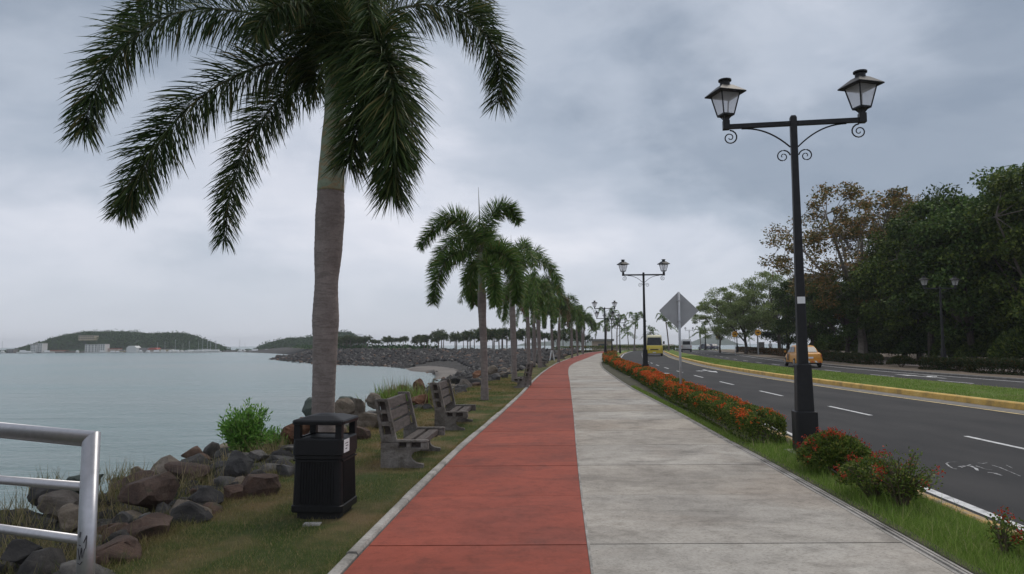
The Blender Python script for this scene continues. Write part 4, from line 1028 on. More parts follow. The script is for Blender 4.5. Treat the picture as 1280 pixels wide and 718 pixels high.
# second palm, shaped from the photograph
Y2 = 20.2; k = Y2 / F
p2 = thing('foxtail_palm', 'second foxtail palm, slender trunk with a tall upright spear leaf', 'palm tree', (0, 0, 0), 0, 'foxtail palms along the verge')
lathe_tube('trunk', [W(606, 501, Y2), W(605.5, 470, Y2), W(604.5, 430, Y2), W(603, 400, Y2), W(602.5, 380, Y2), W(602.3, 366, Y2)], [5.2 * k, 4.3 * k, 4.5 * k, 4.8 * k, 5.6 * k, 5.2 * k], M['trunk_grey'], p2, 14, 90, ringamp=.003, step=.1)
lathe_tube('crownshaft', [W(602.3, 368, Y2), W(602, 355, Y2), W(601.5, 340, Y2), W(601, 326, Y2), W(600.5, 316, Y2)], [5.2 * k, 4.2 * k, 3.4 * k, 2.8 * k, 2 * k], M['crownshaft'], p2, 12, 20)
mb = MB(); mb.tube(PW([(600.5, 322, 0), (600, 290, 0), (599, 262, 0), (598, 234, 0)], Y2), [.03, .026, .016, .004], 6); mb.build('spear_leaf', M['rachis'], p2)
for i, (pts, n_, L_) in enumerate([
 ([(600, 320, 0), (588, 286, -.2), (566, 272, -.3), (544, 284, -.3), (526, 308, -.3)], 520, .52),
 ([(599, 322, 0), (578, 314, -.3), (558, 326, -.5), (546, 352, -.6), (542, 378, -.6)], 520, .52),
 ([(602, 318, 0), (608, 282, .2), (622, 262, .3), (638, 262, .3), (648, 277, .3)], 460, .50),
 ([(604, 322, 0), (622, 316, -.2), (638, 328, -.4), (646, 354, -.5), (646, 378, -.5)], 520, .52),
 ([(598, 325, 0), (589, 338, .5), (588, 362, .8), (593, 382, .9)], 320, .45),
 ([(602, 325, 0), (612, 335, -.6), (618, 358, -.9), (619, 380, -1.0)], 400, .48),
 ([(600, 320, 0), (590, 298, .5), (570, 296, .9), (552, 314, 1.1), (540, 338, 1.2)], 380, .5),
 ([(601, 318, 0), (605, 300, .9), (612, 296, 1.7), (622, 310, 2.2), (626, 330, 2.3)], 320, .48)]):
    make_frond(p2, PW(pts, Y2), int(n_ * 2.7), L_ * .92, .022, M['frond_mid'], 60 + i, 1, .10, .018, .08, .55, .22, grav=.06)
def palm_template(name, seed, Hc, nf, Lf, nl, L, w, mat, plum=1, trunk_r=.13, lean=.0, shaft=True, rings=40, n=10):
    r = random.Random(seed); root = thing(name, '', 'palm tree')
    if shaft:
        hs = Hc * .76
        lathe_tube('trunk', [(0, 0, -.3), (lean * .2, 0, hs * .3), (lean * .6, 0, hs * .7), (lean, 0, hs)], [trunk_r * 1.25, trunk_r * .95, trunk_r * 1.1, trunk_r * 1.15, trunk_r], M['trunk_grey'], root, n, rings, ringamp=.004, step=.12)
        lathe_tube('crownshaft', [(lean, 0, hs - .01), (lean, 0, hs + .3), (lean, 0, Hc - .3), (lean, 0, Hc + .05)], [trunk_r * 1.0, trunk_r * .85, trunk_r * .6, trunk_r * .3], M['crownshaft'], root, n, 12)
        mb = MB(); mb.tube([(lean, 0, Hc), (lean + .03, 0, Hc + 1.0), (lean + .05, .05, Hc + 1.7)], [.03, .02, .004], 5); mb.build('spear_leaf', M['rachis'], root)
    else:
        lathe_tube('trunk', [(0, 0, -.3), (lean * .15, 0, Hc * .3), (lean * .5, .1, Hc * .7), (lean, .1, Hc)], [trunk_r * 1.5, trunk_r, trunk_r * .9, trunk_r * .8], M['trunk_grey'], root, n, rings, ringamp=.004, step=.15)
    for i in range(nf):
        a = 2 * PI * (i + r.uniform(-.25, .25)) / nf * 1.0 + (0 if not i % 2 else .3)
        e = r.uniform(.25, 1.4) if plum else r.uniform(-.6, 1.35)
        l = Lf * r.uniform(.85, 1.1); c, s = math.cos(a), math.sin(a); up = math.sin(e)
        P = [(0, 0, 0), (.25, 0, .25 * up + .05), (.55, 0, .42 * up), (.82, 0, .28 * up - .16), (1.0 - .16 * (1 - up), 0, .02 * up - .50 + .12 * up)] if plum else [(0, 0, 0), (.25, 0, .30 * up + .02), (.55 - .1 * up, 0, .66 * up - .02), (.82 - .15 * up, 0, .82 * up - .12), (1.0 - .15 * up, 0, .74 * up - .32)]
        P = [Vector((lean + q[0] * c * l * (.72 + .2 * (1 - up)), q[0] * s * l * (.72 + .2 * (1 - up)), Hc + q[2] * l)) for q in P]
        make_frond(root, P, nl, L, w, M['dead_frond'] if (plum and seed > 3 and i == 3) else mat, seed * 50 + i, plum, .18 if plum else .45, .016 if plum else .02, .08, .55, .28 if plum else .55, grav=.08 if plum else .18)
    return root
tp = [palm_template('foxtail_palm', 3, 4.7, 9, 3.0, 720, .46, .028, M['frond_mid'], trunk_r=.115), palm_template('foxtail_palm', 5, 4.5, 10, 2.8, 680, .46, .030, M['frond_mid'], trunk_r=.11), palm_template('foxtail_palm', 9, 4.9, 10, 3.0, 640, .47, .030, M['frond'], trunk_r=.12)]
gp = 'foxtail palms along the verge'
pl = [(643, 30.4, 1.0, 0, .2, 'third foxtail palm from the camera, fronds merging with the fourth', 0), (661, 38.6, .92, 1, 1.2, 'fourth foxtail palm, close behind the bench facing the sea', 0),
      (675, 47, 1.0, 2, 2.0, 'fifth foxtail palm, behind the bench with pale end frames', 0), (698, 60, .96, 1, 2.9, 'sixth foxtail palm, its pale trunk standing beside the white folding board', 0),
      (715, 78, 1.02, 0, 4.1, 'seventh foxtail palm near the bend of the red path', 0), (722, 90, .95, 2, 5.0, 'eighth foxtail palm just before the bend of the red path', 0),
      (729, 104, 1.05, 1, .7, 'last foxtail palm of the verge row, at the bend', 0),
      (668, 52, .90, 0, 5.6, 'foxtail palm set back on the bank, seen between the fourth and fifth', -.3), (691, 72, 1.0, 2, 3.3, 'foxtail palm set back on the bank behind the sixth', -.3)]
used = set()
for px, Y, s, kx, rz, lab, zz in pl:
    p = W(px, 440, Y)
    if kx not in used: used.add(kx); o = tp[kx]; o.location = (p.x, Y, zz); o.rotation_euler = (0, 0, rz); o.scale = (s, s, s); o['label'] = lab; o['group'] = gp
    else: o = dup(tp[kx], (p.x, Y, zz), rz, lab, gp, s * (1 + .07 * math.sin(px)))
    o.rotation_euler = (.035 * math.sin(px * 1.7), .035 * math.cos(px * 2.3), rz)
# small palms on the causeway across the bay
def joined_palm(name, seed, Hc, nf, Lf, nl, L, w, mat, label, group, plum=1):
    """a far palm: trunk and crown only"""
    r = np.random.default_rng(seed); root = thing(name, label, 'palm tree', group=group)
    mb = MB(); mb.tube([(0, 0, -.4), (.05, 0, Hc * .5), (0, 0, Hc)], [.16, .12, .09], 6); mb.build('trunk', M['trunk_grey'], root)
    VV = []
    for i in range(nf):
        a = 2 * PI * i / nf + r.uniform(-.3, .3); up = math.sin(r.uniform(-.35, 1.45)) * 1.1; t = np.sort(r.random(nl)) * .95 + .05
        l = Lf * r.uniform(.8, 1.1); rad_ = t * l * .72; z = Hc + l * (up * (t * 1.3 - t * t * .9) - .50 * t ** 2.2 + .1 * t)
        P = np.stack([rad_ * math.cos(a), rad_ * math.sin(a), z], 1)
        D = unit(np.stack([np.full(nl, math.cos(a)), np.full(nl, math.sin(a)), -.5 * np.ones(nl)], 1) * .7 + r.normal(0, .7, (nl, 3)))
        V, _ = leaves(P, D, r.normal(0, 1, (nl, 3)), L, w); VV.append(V)
    V = np.concatenate(VV); npmesh('crown', V, np.arange(len(V)).reshape(-1, 4), mat, root); return root
cg = 'palms lining the causeway across the bay'
cl_ = 'small palm in the long row on the causeway across the bay'
ct = [joined_palm('causeway_palm', 70 + i, 3.2, 13, 2.1, 60, .60, .13, M['frond'], cl_, cg) for i in range(3)]
rr = random.Random(31); first = {0, 1, 2}; t = 12.15; i = 0
while t < 17.6:
    (x0, y0) = polyat(crest, t); (x1, y1) = polyat(crest, t + .05); d = Vector((x1 - x0, y1 - y0)).normalized(); nx, ny = -d.y, d.x
    if nx * 0 + ny < 0: nx, ny = -nx, -ny
    off = rr.uniform(2.5, 6); q = rr.randrange(3); s = rr.uniform(.8, 1.25) * (1.12 if 13 < t < 15.5 else .95)
    loc = (x0 + nx * off, y0 + ny * off, 0); rz = rr.uniform(0, 6.28)
    ppx = 640 + 870 * loc[0] / loc[1]
    zl = 'small causeway palm across the bay, ' + ('left of the first foxtail trunk' if ppx < 400 else 'between the thick trunk and the red-roofed kiosk' if ppx < 450 else 'just right of the red-roofed kiosk' if ppx < 500 else 'above the beach, left of the second foxtail trunk' if ppx < 598 else 'seen between the second and third foxtail trunks' if ppx < 640 else 'seen behind the dense part of the foxtail row')
    if q in first: first.discard(q); o = ct[q]; o.location = loc; o.rotation_euler = (0, 0, rz); o.scale = (s, s, s); o['label'] = zl; o['group'] = zl + ' group'
    else: o = dup(ct[q], loc, rz, zl, cg, s)
    o['group'] = 'causeway palms ' + zl.split(', ', 1)[1]
    seg = math.hypot(polyat(crest, t + .5)[0] - x0, polyat(crest, t + .5)[1] - y0) * 2
    t += rr.uniform(1.4, 2.6) / max(seg, 5); i += 1
# coconut palms beyond the end of the road
co = [palm_template('coconut_palm', 21 + q, 6.4, 17, 3.4, 84, .62, .085, M['frond_mid'], 0, .15, .5 * (-1) ** q, False, 24, 7) for q in range(2)]
cgp = 'coconut palms at the far end of the road'
for i, (px, cy_, Y, lab) in enumerate([
    (757, 397, 128, 'coconut palm behind the four-lantern post, tallest crown there'), (771, 404, 140, 'coconut palm overlapping the slim lamp post'), (786, 414, 165, 'short coconut palm left of the tall centre one'),
    (793, 401, 150, 'tall coconut palm just left of the thin black lamp post'), (813, 414, 150, 'coconut palm rising behind the yellow bus'), (836, 402, 145, 'coconut palm half hidden by the diamond sign'),
    (876, 413, 168, 'coconut palm standing alone by the water right of the white van'), (744, 412, 172, 'small coconut palm over the grey kiosk roof'), (728, 395, 118, 'coconut palm with spreading crown at the end of the foxtail row'), (938, 422, 175, 'low coconut palm seen through the light green trees')]):
    s = (W(px, cy_, Y).z) / 6.6; p = W(px, 436, Y); z = 0 if Y < 150 else -.1
    if i < 2: o = co[i]; o.location = (p.x, Y, z); o.rotation_euler = (0, 0, i * 2.2); o.scale = (s, s, s); o['label'] = lab; o['group'] = cgp
    else: dup(co[i % 2], (p.x, Y, z), i * 1.3, lab, cgp, s)

# ============================================================ HEDGES AND SHRUBS
def vnoise(P, s, seed):
    r = np.random.default_rng(seed); out = np.zeros(len(P))
    for _ in range(5):
        k = r.normal(0, 1, 3) * s; out += np.sin(P @ k + r.uniform(0, 6.28))
    return out / 5
def hedge(name, f, y0, y1, hw, h, mat, label, group, nl, lf, flowers=0, fmat=None, seed=0, fl=.03, z0=0.0, bias=.35, cat='hedge', gap=.0):
    r = np.random.default_rng(seed); root = thing(name, label, cat, (f((y0 + y1) / 2), (y0 + y1) / 2, z0), 0, group)
    org = np.array([f((y0 + y1) / 2), (y0 + y1) / 2, 0])
    ys = np.linspace(y0, y1, 30); fx = np.array([f(q) for q in ys])
    def surf(n, top=0.0):
        y = y0 + (y1 - y0) * r.random(n); a = r.uniform(-.12, PI + .12, n)
        if top: a = PI / 2 + r.normal(bias, .62, n).clip(-1.5, 1.6) * -1
        e = np.minimum((y - y0), (y1 - y)) / .45; e = np.sqrt(1 - (1 - np.clip(e, 0, 1)) ** 2)
        ca, sa = np.cos(a), np.sin(a); p = .30
        X = np.sign(ca) * np.abs(ca) ** p * hw * (.55 + .45 * e); Z = np.sign(sa) * np.abs(sa) ** p * h * (.72 + .28 * e) * (1 + 0)
        P = np.stack([X, y, Z.clip(.02)], 1)
        k = 1 + .11 * vnoise(P, 1.6, seed) + .07 * vnoise(P, 5, seed + 1)
        P[:, 0] *= k; P[:, 2] *= k
        return P, y, a, e
    P, y, a, e = surf(nl); d = 1 - np.abs(r.normal(0, .10, nl)); P[:, 0] *= d; P[:, 2] *= d
    # ends are closed by leaves too
    ne = int(nl * .5 * hw / max(y1 - y0, 1)); 
    Q = np.stack([r.uniform(-hw, hw, ne) * .85, np.where(r.random(ne) < .5, y0 + .04 + np.abs(r.normal(0, .06, ne)), y1 - .04 - np.abs(r.normal(0, .06, ne))), r.random(ne) * h * .85], 1)
    P = np.concatenate([P, Q]); y = np.concatenate([y, Q[:, 1]]); n = len(P)
    out = P.copy(); out[:, 1] = 0; out = unit(out + 1e-6)
    D = unit(out * .6 + r.normal(0, .7, (n, 3)) + np.array([0, 0, .35])); Pw = P.copy(); Pw[:, 0] += np.interp(y, ys, fx); Pw -= org
    V, Fq = leaves(Pw, D, r.normal(0, 1, (n, 3)), lf * r.uniform(.6, 1.2, n), lf * .5 * r.uniform(.7, 1.2, n))
    npmesh('foliage', V, Fq, mat, root)
    mb = MB(); rr = random.Random(seed)
    for _ in range(int((y1 - y0) * 7) + 4):
        q = rr.uniform(y0 + .1, y1 - .1); x = rr.uniform(-.5, .5) * hw; b = Vector((f(q) + x, q, 0)) - Vector(org)
        for __ in range(3):
            mb.tube([b, b + Vector((rr.uniform(-.1, .1), rr.uniform(-.1, .1), h * .4)), b + Vector((rr.uniform(-.6, .6) * hw, rr.uniform(-.25, .25), h * .8))], [.009, .006, .003], 4)
    mb.build('stems', M['stem'], root)
    if flowers:
        Pc, yc, ac, ec = surf(flowers, 1); Pc[:, 0] *= 1.0; Pc[:, 2] *= 1.02
        k = vnoise(Pc, 2.2, seed + 9) + r.normal(0, .18, flowers); Pc = Pc[k > .0]; m = 16
        Pc[:, 0] += np.interp(Pc[:, 1], ys, fx); Pc -= org
        o = r.normal(0, 1, (len(Pc), m, 3)) * fl * np.array([1, 1, .55]); Pp = (Pc[:, None] + o).reshape(-1, 3)
        V, Fq = leaves(Pp, unit(r.normal(0, 1, Pp.shape) + np.array([0, 0, .6])), r.normal(0, 1, Pp.shape), fl * .85, fl * .6)
        npmesh('blossom', V, Fq, fmat or M['flower'], root)
    return root
fH = lambda y: cK(y) - (.43 + .004 * min(y, 50))
hg = 'clipped flowering hedges along the footpath'
for i, (y0, y1, lab, nl, lf, fn) in enumerate([
    (11.15, 16.6, 'near green end of the flowering hedge, just left of the nearest lamp post', 46000, .048, 260),
    (16.7, 22.4, 'flowering hedge stretch with the diamond sign post standing in it', 34000, .058, 420),
    (22.5, 28.2, 'third stretch of flowering hedge, mostly orange on top', 24000, .075, 470),
    (28.3, 33.0, 'fourth stretch of flowering hedge ending at the second lamp post', 17000, .09, 420),
    (34.2, 41.0, 'flowering hedge stretch just beyond the second lamp post', 17000, .10, 420),
    (41.2, 50.0, 'narrow orange red hedge stretch before the four-lantern lamp post', 14000, .12, 480),
    (52, 62, 'low green and orange hedge at the foot of the four-lantern lamp post', 11000, .14, 260),
    (66, 84, 'farthest flowering hedge beside the white road line', 11000, .17, 260)]):
    hedge('flowering_hedge', fH, y0, y1, .36 if y0 < 50 else .50, .46 if y0 < 50 else .50 + .10 * (y0 > 60), M['leaf_hedge'], lab, hg, nl, lf, int(fn * (.8 if i == 0 else 1.15 if i == 1 else 1.4)), M['flower'], 200 + i, .024 + y0 * .0010, bias=-.15)
# round shrub by the nearest lamp and its neighbours
def shrub(name, x, y, rx, ry, h, mat, label, nl, lf, nst, flowers, fmat, seed, sparse=False, ratio=.5, group=None, cat='shrub', z=0, slim=1.0):
    r = np.random.default_rng(seed); rr = random.Random(seed); root = thing(name, label, cat, (x, y, z), 0, group)
    mb = MB(); tips = []
    for _ in range(nst):
        a = rr.uniform(0, 2 * PI); q = rr.uniform(.15, 1) ** .5; t = Vector((rx * q * math.cos(a), ry * q * math.sin(a), h * rr.uniform(.55, 1.0) * (1 - .35 * q * q)))
        m = t * .5 + Vector((0, 0, h * .12)); b = Vector((t.x * .12, t.y * .12, 0)); mb.tube([b, m, t], [.010, .007, .003], 4); tips.append((b, m, t))
    mb.build('stems', M['stem'], root)
    P = []
    if sparse:
        for _ in range(nl):
            b, m, t = rr.choice(tips); q = rr.uniform(.25, 1.08); p = b * (1 - q) ** 2 + m * 2 * q * (1 - q) + t * q * q; P.append(p + Vector((rr.gauss(0, 1), rr.gauss(0, 1), rr.gauss(0, 1))) * .03 * slim)
        P = np.array([p[:] for p in P])
    else:
        d = unit(r.normal(0, 1, (nl, 3))); d[:, 2] = np.abs(d[:, 2]) * 1.0 - .28; k = (1 - np.abs(r.normal(0, .16, nl)))
        P = d * k[:, None] * np.array([rx, ry, h * .62]) * (1 + .14 * vnoise(d * 2.0, 1.5, seed) + .08 * vnoise(d * 2, 4, seed + 1))[:, None]; P[:, 2] += h * .40; P[:, 2] = P[:, 2].clip(.03)
    n = len(P); c = np.array([0, 0, h * .3]); D = unit(unit(P - c) * .8 + r.normal(0, .6, (n, 3)) + np.array([0, 0, .25]))
    V, Fq = leaves(P, D, r.normal(0, 1, (n, 3)), lf * r.uniform(.6, 1.25, n), lf * ratio * r.uniform(.7, 1.2, n)); npmesh('foliage', V, Fq, mat, root)
    if flowers:
        if sparse: Pc = np.array([(rr.choice(tips)[2] + Vector((rr.gauss(0, .03), rr.gauss(0, .03), rr.gauss(0, .03))))[:] for _ in range(flowers)])
        else:
            d = unit(r.normal(0, 1, (flowers, 3))); d[:, 2] = np.abs(d[:, 2]) - .1; Pc = d * np.array([rx, ry, h * .62]) * 1.0; Pc[:, 2] += h * .4
        o = r.normal(0, 1, (len(Pc), 22, 3)) * .024; Pp = (Pc[:, None] + o).reshape(-1, 3)
        V, Fq = leaves(Pp, unit(r.normal(0, 1, Pp.shape)), r.normal(0, 1, Pp.shape), .022, .016); npmesh('blossom', V, Fq, fmat, root)
    return root
shrub('flowering_shrub', 3.98, 8.75, .42, .48, .54, M['leaf_hedge'], 'round shrub with red blossom at the foot of the nearest lamp post', 17000, .042, 60, 34, M['flower_dark'], 301)
shrub('flowering_shrub', 3.72, 7.35, .34, .36, .46, M['leaf_hedge'], 'small loose shrub between the round shrub and the bare-stemmed one', 3200, .036, 40, 14, M['flower_dark'], 302)
shrub('flowering_shrub', 3.80, 6.95, .30, .30, .56, M['leaf_hedge'], 'leggy shrub with bare stems and a few red blossoms by the white road line', 2200, .034, 60, 8, M['flower_dark'], 303, True)
shrub('flowering_shrub', 3.72, 5.42, .12, .12, .33, M['leaf_hedge'], 'tiny plant with two red blossoms near the lower right corner', 420, .034, 10, 5, M['flower_dark'], 304, True)
shrub('flowering_shrub', 3.95, 5.30, .15, .14, .26, M['leaf_hedge'], 'low green plant at the right edge beside the tiny red-flowered one', 600, .034, 12, 1, M['flower_dark'], 305, True)
x, y = G(306, 578, -.25)
shrub('leafy_shrub', x, y, .36, .32, 1.0, M['leaf_bright'], 'bright green leafy shrub standing against the water above the rocks', 3600, .085, 60, 0, None, 306, True, .36, z=-.25, slim=1.6)
x, y = G(335, 566, -.25)
shrub('leafy_shrub', x + .1, y, .26, .24, .45, M['leaf_bright'], 'low straggling shoot right of the bright green shrub', 1000, .07, 20, 0, None, 307, True, .34, z=-.25)
# hedges on the far side
fg = 'clipped hedges beyond the far carriageway'
fh = lambda y: cH(y) + .55
for i, (y0, y1, h, hw, mt, lab, nl) in enumerate([
    (22, 37.0, .66, .55, 'leaf_hedge_dark', 'long dark clipped hedge at the right edge of the picture', 26000),
    (37.3, 41.6, .64, .55, 'leaf_hedge_dark', 'short dark hedge block adjoining the long hedge on its left', 8000),
    (49.5, 62, .66, .6, 'leaf_hedge_dark', 'dark hedge starting just right of the yellow taxi', 14000),
    (63, 78, .72, .6, 'leaf_hedge_red', 'reddish brown hedge behind the yellow taxi', 12000),
    (78.5, 100, .75, .6, 'leaf_hedge_red', 'reddish brown hedge left of the yellow taxi', 11000),
    (100.5, 128, .75, .6, 'leaf_hedge_red', 'farthest reddish brown hedge under the yellow signs', 8000)]):
    hedge('clipped_hedge', fh, y0, y1, hw, h, M[mt], lab, fg, nl, .11 + y0 * .001, 0, None, 320 + i)
shrub('clipped_shrub', cH(45) + .5, 45, .8, .8, .78, M['leaf_hedge_dark'], 'single round clipped bush between the two dark hedges', 5000, .12, 20, 0, None, 330)

# ============================================================ TREES
def tree_template(name, seed, h, cr, cb, ncl, nleaf, lf, mat, bark, tr=.25, nlimb=7, rc=.95, flatz=.75, low=0.0, top=1.0, ratio=.6):
    rr = random.Random(seed); r = np.random.default_rng(seed); root = thing(name, '', 'tree')
    limbs = []; mb = MB(); hb = h * (.18 + .06 * rr.random())
    tk = [(0, 0, -.4), (.1, 0, hb * .5), (0, .1, hb), (rr.uniform(-.4, .4), rr.uniform(-.4, .4), h * .62)]
    mb.tube(tk, [tr * 1.35, tr, tr * .9, tr * .35], 8)
    nodes = []
    for i in range(nlimb):
        a = 2 * PI * i / nlimb + rr.uniform(-.4, .4); ln = cr * rr.uniform(.45, .75); z1 = cb + (h - cb) * rr.uniform(.25, .75)
        b = Vector((0, .05, hb * rr.uniform(.8, 1.5))); e = Vector((math.cos(a) * ln, math.sin(a) * ln, z1)); m = b.lerp(e, .5) + Vector((0, 0, -.3 + rr.uniform(-.3, .4)))
        mb.tube([b, m, e], [tr * .55, tr * .38, tr * .2], 6); nodes += [m, e]
    nodes.append(Vector(tk[-1]))
    cl = []
    while len(cl) < ncl:
        p = Vector((rr.uniform(-1, 1), rr.uniform(-1, 1), rr.uniform(-1, 1)))
        if p.length > 1 or p.length < .35 * rr.random() * 2: continue
        q = Vector((p.x * cr, p.y * cr, (h + cb) / 2 + p.z * (h - cb) / 2))
        cl.append(q)
    V = []
    for q in cl:
        nd = min(nodes, key=lambda n: (n - q).length); mid = nd.lerp(q, .5) + Vector((rr.uniform(-.2, .2), rr.uniform(-.2, .2), rr.uniform(-.1, .3)))
        mb.tube([nd, mid, q], [tr * .17, tr * .11, tr * .04], 4)
        for _ in range(3):
            e = q + Vector((rr.gauss(0, .6), rr.gauss(0, .6), rr.gauss(0, .4))) * rc; mb.tube([q, e], [tr * .05, tr * .02], 3, cap=False)
    mb.build('trunk', bark, root)
    k = nleaf // ncl; C = np.array([q[:] for q in cl]); sz = r.uniform(.6, 1.25, len(C))
    P = (C[:, None] + unit(r.normal(0, 1, (len(C), k, 3))) * (r.random((len(C), k, 1)) ** .4) * (rc * sz)[:, None, None] * np.array([1, 1, flatz])).reshape(-1, 3)
    n = len(P); D = unit(r.normal(0, 1, (n, 3)) + np.array([0, 0, -.1])); N_ = unit(r.normal(0, .6, (n, 3)) + np.array([0, 0, 1.0]))
    Vv, Fq = leaves(P, D, N_, lf * r.uniform(.6, 1.3, n), lf * ratio * r.uniform(.7, 1.2, n)); npmesh('crown', Vv, Fq, mat, root)
    return root
dk = [tree_template('broadleaf_tree', 400 + q, 13.5, 5.6, 1.6, 84, 30000, .30, M['leaf_dark'], M['bark'], .26, 8, 1.35, .55) for q in range(3)]
dm = tree_template('broadleaf_tree', 410, 13.5, 5.4, 2.4, 84, 30000, .28, M['leaf_mid'], M['bark'], .26, 8, 1.35, .55)
au = tree_template('autumn_tree', 420, 17.0, 7.2, 4.0, 120, 21000, .28, M['leaf_autumn'], M['bark_pale'], .34, 10, 1.05, .7)
so = [tree_template('feathery_tree', 430 + q, 10.5, 6.4, 2.4, 90, 24000, .26, M['leaf_soft'], M['bark'], .22, 8, 1.15, .42, ratio=.45) for q in range(2)]
tg_ = 'dark broadleaf trees on the right of the road'
placed = set()
def tree(src, X, Y, s, rz, label, group):
    if id(src) not in placed:
        placed.add(id(src)); o = src; o.location = (X, Y, 0); o.rotation_euler = (0, 0, rz); o.scale = s if isinstance(s, tuple) else (s,) * 3; o['label'] = label; o['group'] = group; return o
    return dup(src, (X, Y, 0), rz, label, group, s)
def tpx(px, Y): return W(px, 436, Y).x
for px, Y, kx, s, rz, lab in [
    (1268, 46, 'm', (1.0, 1.0, .98), .4, 'tallest green tree filling the upper right corner'),
    (1215, 48, 0, (.85, .85, .90), 1.1, 'dark tree beside the tallest one at the right edge'),
    (1165, 54, 1, (.85, .85, .92), 2.3, 'dark tree to the right of the tree with turning leaves'),
    (1130, 60, 2, (.8, .8, .72), .3, 'dark tree standing under the crown of the turning tree'),
    (1060, 66, 'm', (.75, .75, .62), 3.0, 'green tree below the turning crown, just right of the nearest lamp post'),
    (1015, 76, 1, (.8, .8, .66), 4.0, 'dark tree behind the yellow taxi'),
    (1300, 52, 2, (1.0, 1.0, 1.1), 5.0, 'dark tree cut by the right edge of the picture'),
    (1190, 66, 0, (1.1, 1.1, 1.0), 2.2, 'dark tree at the back of the right-hand wood'),
    (1250, 66, 1, (1.1, 1.1, 1.12), 2.9, 'dark tree at the back near the right edge'),
    (1090, 84, 'm', (1.1, 1.1, .78), 1.2, 'green tree in the second row under the turning crown'),
    (985, 108, 0, (.9, .9, .66), 5.3, 'dark tree at the left end of the wood'),
    (1310, 42, 1, (.8, .8, .9), .9, 'dark tree overhanging from outside the right edge'),
    (1220, 92, 2, (1.4, 1.4, 1.25), 4.4, 'dark tree deep in the wood behind the long hedge')]:
    tree(dm if kx == 'm' else dk[kx], tpx(px, Y), Y, s, rz, lab, tg_)
tree(au, tpx(1078, 64), 64, (1.12, 1.12, .98), .5, 'tall tree with orange brown turning leaves and visible pale branches', None)
tree(au, tpx(1150, 72), 72, (.8, .8, .96), 3.5, 'second turning tree with thin bare twigs, merging into the dark trees', None)
tree(so[0], tpx(932, 102), 102, (1.0, 1.0, .98), 0, 'light green feathery tree standing alone above the yellow signs', None)
tree(so[1], tpx(975, 98), 98, (1.05, 1.05, 1.12), 2, 'light green feathery tree between the signs and the nearest lamp post', None)
tree(so[0], tpx(900, 118), 118, (.7, .7, .85), 4, 'leftmost light green tree with drooping twigs over the far road', None)
# dense undergrowth behind the pavement
ug = 'undergrowth below the right-hand trees'
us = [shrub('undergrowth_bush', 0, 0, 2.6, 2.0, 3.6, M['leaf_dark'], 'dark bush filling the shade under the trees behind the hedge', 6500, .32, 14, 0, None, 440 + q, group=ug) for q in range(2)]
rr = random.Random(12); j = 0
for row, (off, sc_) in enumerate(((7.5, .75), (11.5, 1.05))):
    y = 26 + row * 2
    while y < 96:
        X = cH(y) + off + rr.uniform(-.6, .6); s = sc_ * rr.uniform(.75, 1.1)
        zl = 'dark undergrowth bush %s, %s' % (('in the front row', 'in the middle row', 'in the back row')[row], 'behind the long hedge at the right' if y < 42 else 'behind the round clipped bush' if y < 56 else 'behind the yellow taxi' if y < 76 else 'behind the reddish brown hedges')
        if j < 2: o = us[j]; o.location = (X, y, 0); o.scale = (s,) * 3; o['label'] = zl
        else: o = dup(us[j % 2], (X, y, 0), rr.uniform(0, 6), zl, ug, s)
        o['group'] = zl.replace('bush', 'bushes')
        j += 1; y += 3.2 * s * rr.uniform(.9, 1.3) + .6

# ============================================================ VEHICLES
def rrect(x, hw, z0, z1, top=None, r=.08, n=4):
    """rounded section in the y-z plane at length x; top = narrower half width at the roof"""
    top = hw if top is None else top; out = []
    for cy_, cz, a0 in ((top - r, z1 - r, 0), (-top + r, z1 - r, PI / 2), (-hw + r, z0 + r, PI), (hw - r, z0 + r, 1.5 * PI)):
        for k in range(n): a = a0 + PI / 2 * k / (n - 1); out.append((x, cy_ + r * math.cos(a), cz + r * math.sin(a)))
    return out
def wheel(parent, x, y, r, w=.2):
    mb = MB(); s = 1 if y > 0 else -1
    def ci(rad__, yy, n=18): return [(x + rad__ * math.cos(2 * PI * k / n), yy, r + rad__ * math.sin(2 * PI * k / n)) for k in range(n)]
    mb.loft([ci(r * .8, y - w / 2), ci(r, y - w / 2 + .03), ci(r, y + w / 2 - .03), ci(r * .8, y + w / 2)]); o = mb.build('wheel', M['tyre'], parent)
    mb = MB(); mb.loft([ci(r * .6, y + s * (w / 2 - .005)), ci(r * .58, y + s * (w / 2 + .012)), ci(r * .15, y + s * (w / 2 + .02))]); mb.build('rim', M['rim'], o)
def quad(name, P, mat, parent, th=None):
    mb = MB(); P = [Vector(p) for p in P]; nrm = (P[1] - P[0]).cross(P[2] - P[0]).normalized() * .006; n = len(P)
    mb.add([p + nrm for p in P] + [p - nrm for p in P], [tuple(range(n)), tuple(range(n, 2 * n))[::-1]] + [(i, (i + 1) % n, n + (i + 1) % n, n + i) for i in range(n)]); return mb.build(name, mat, parent)
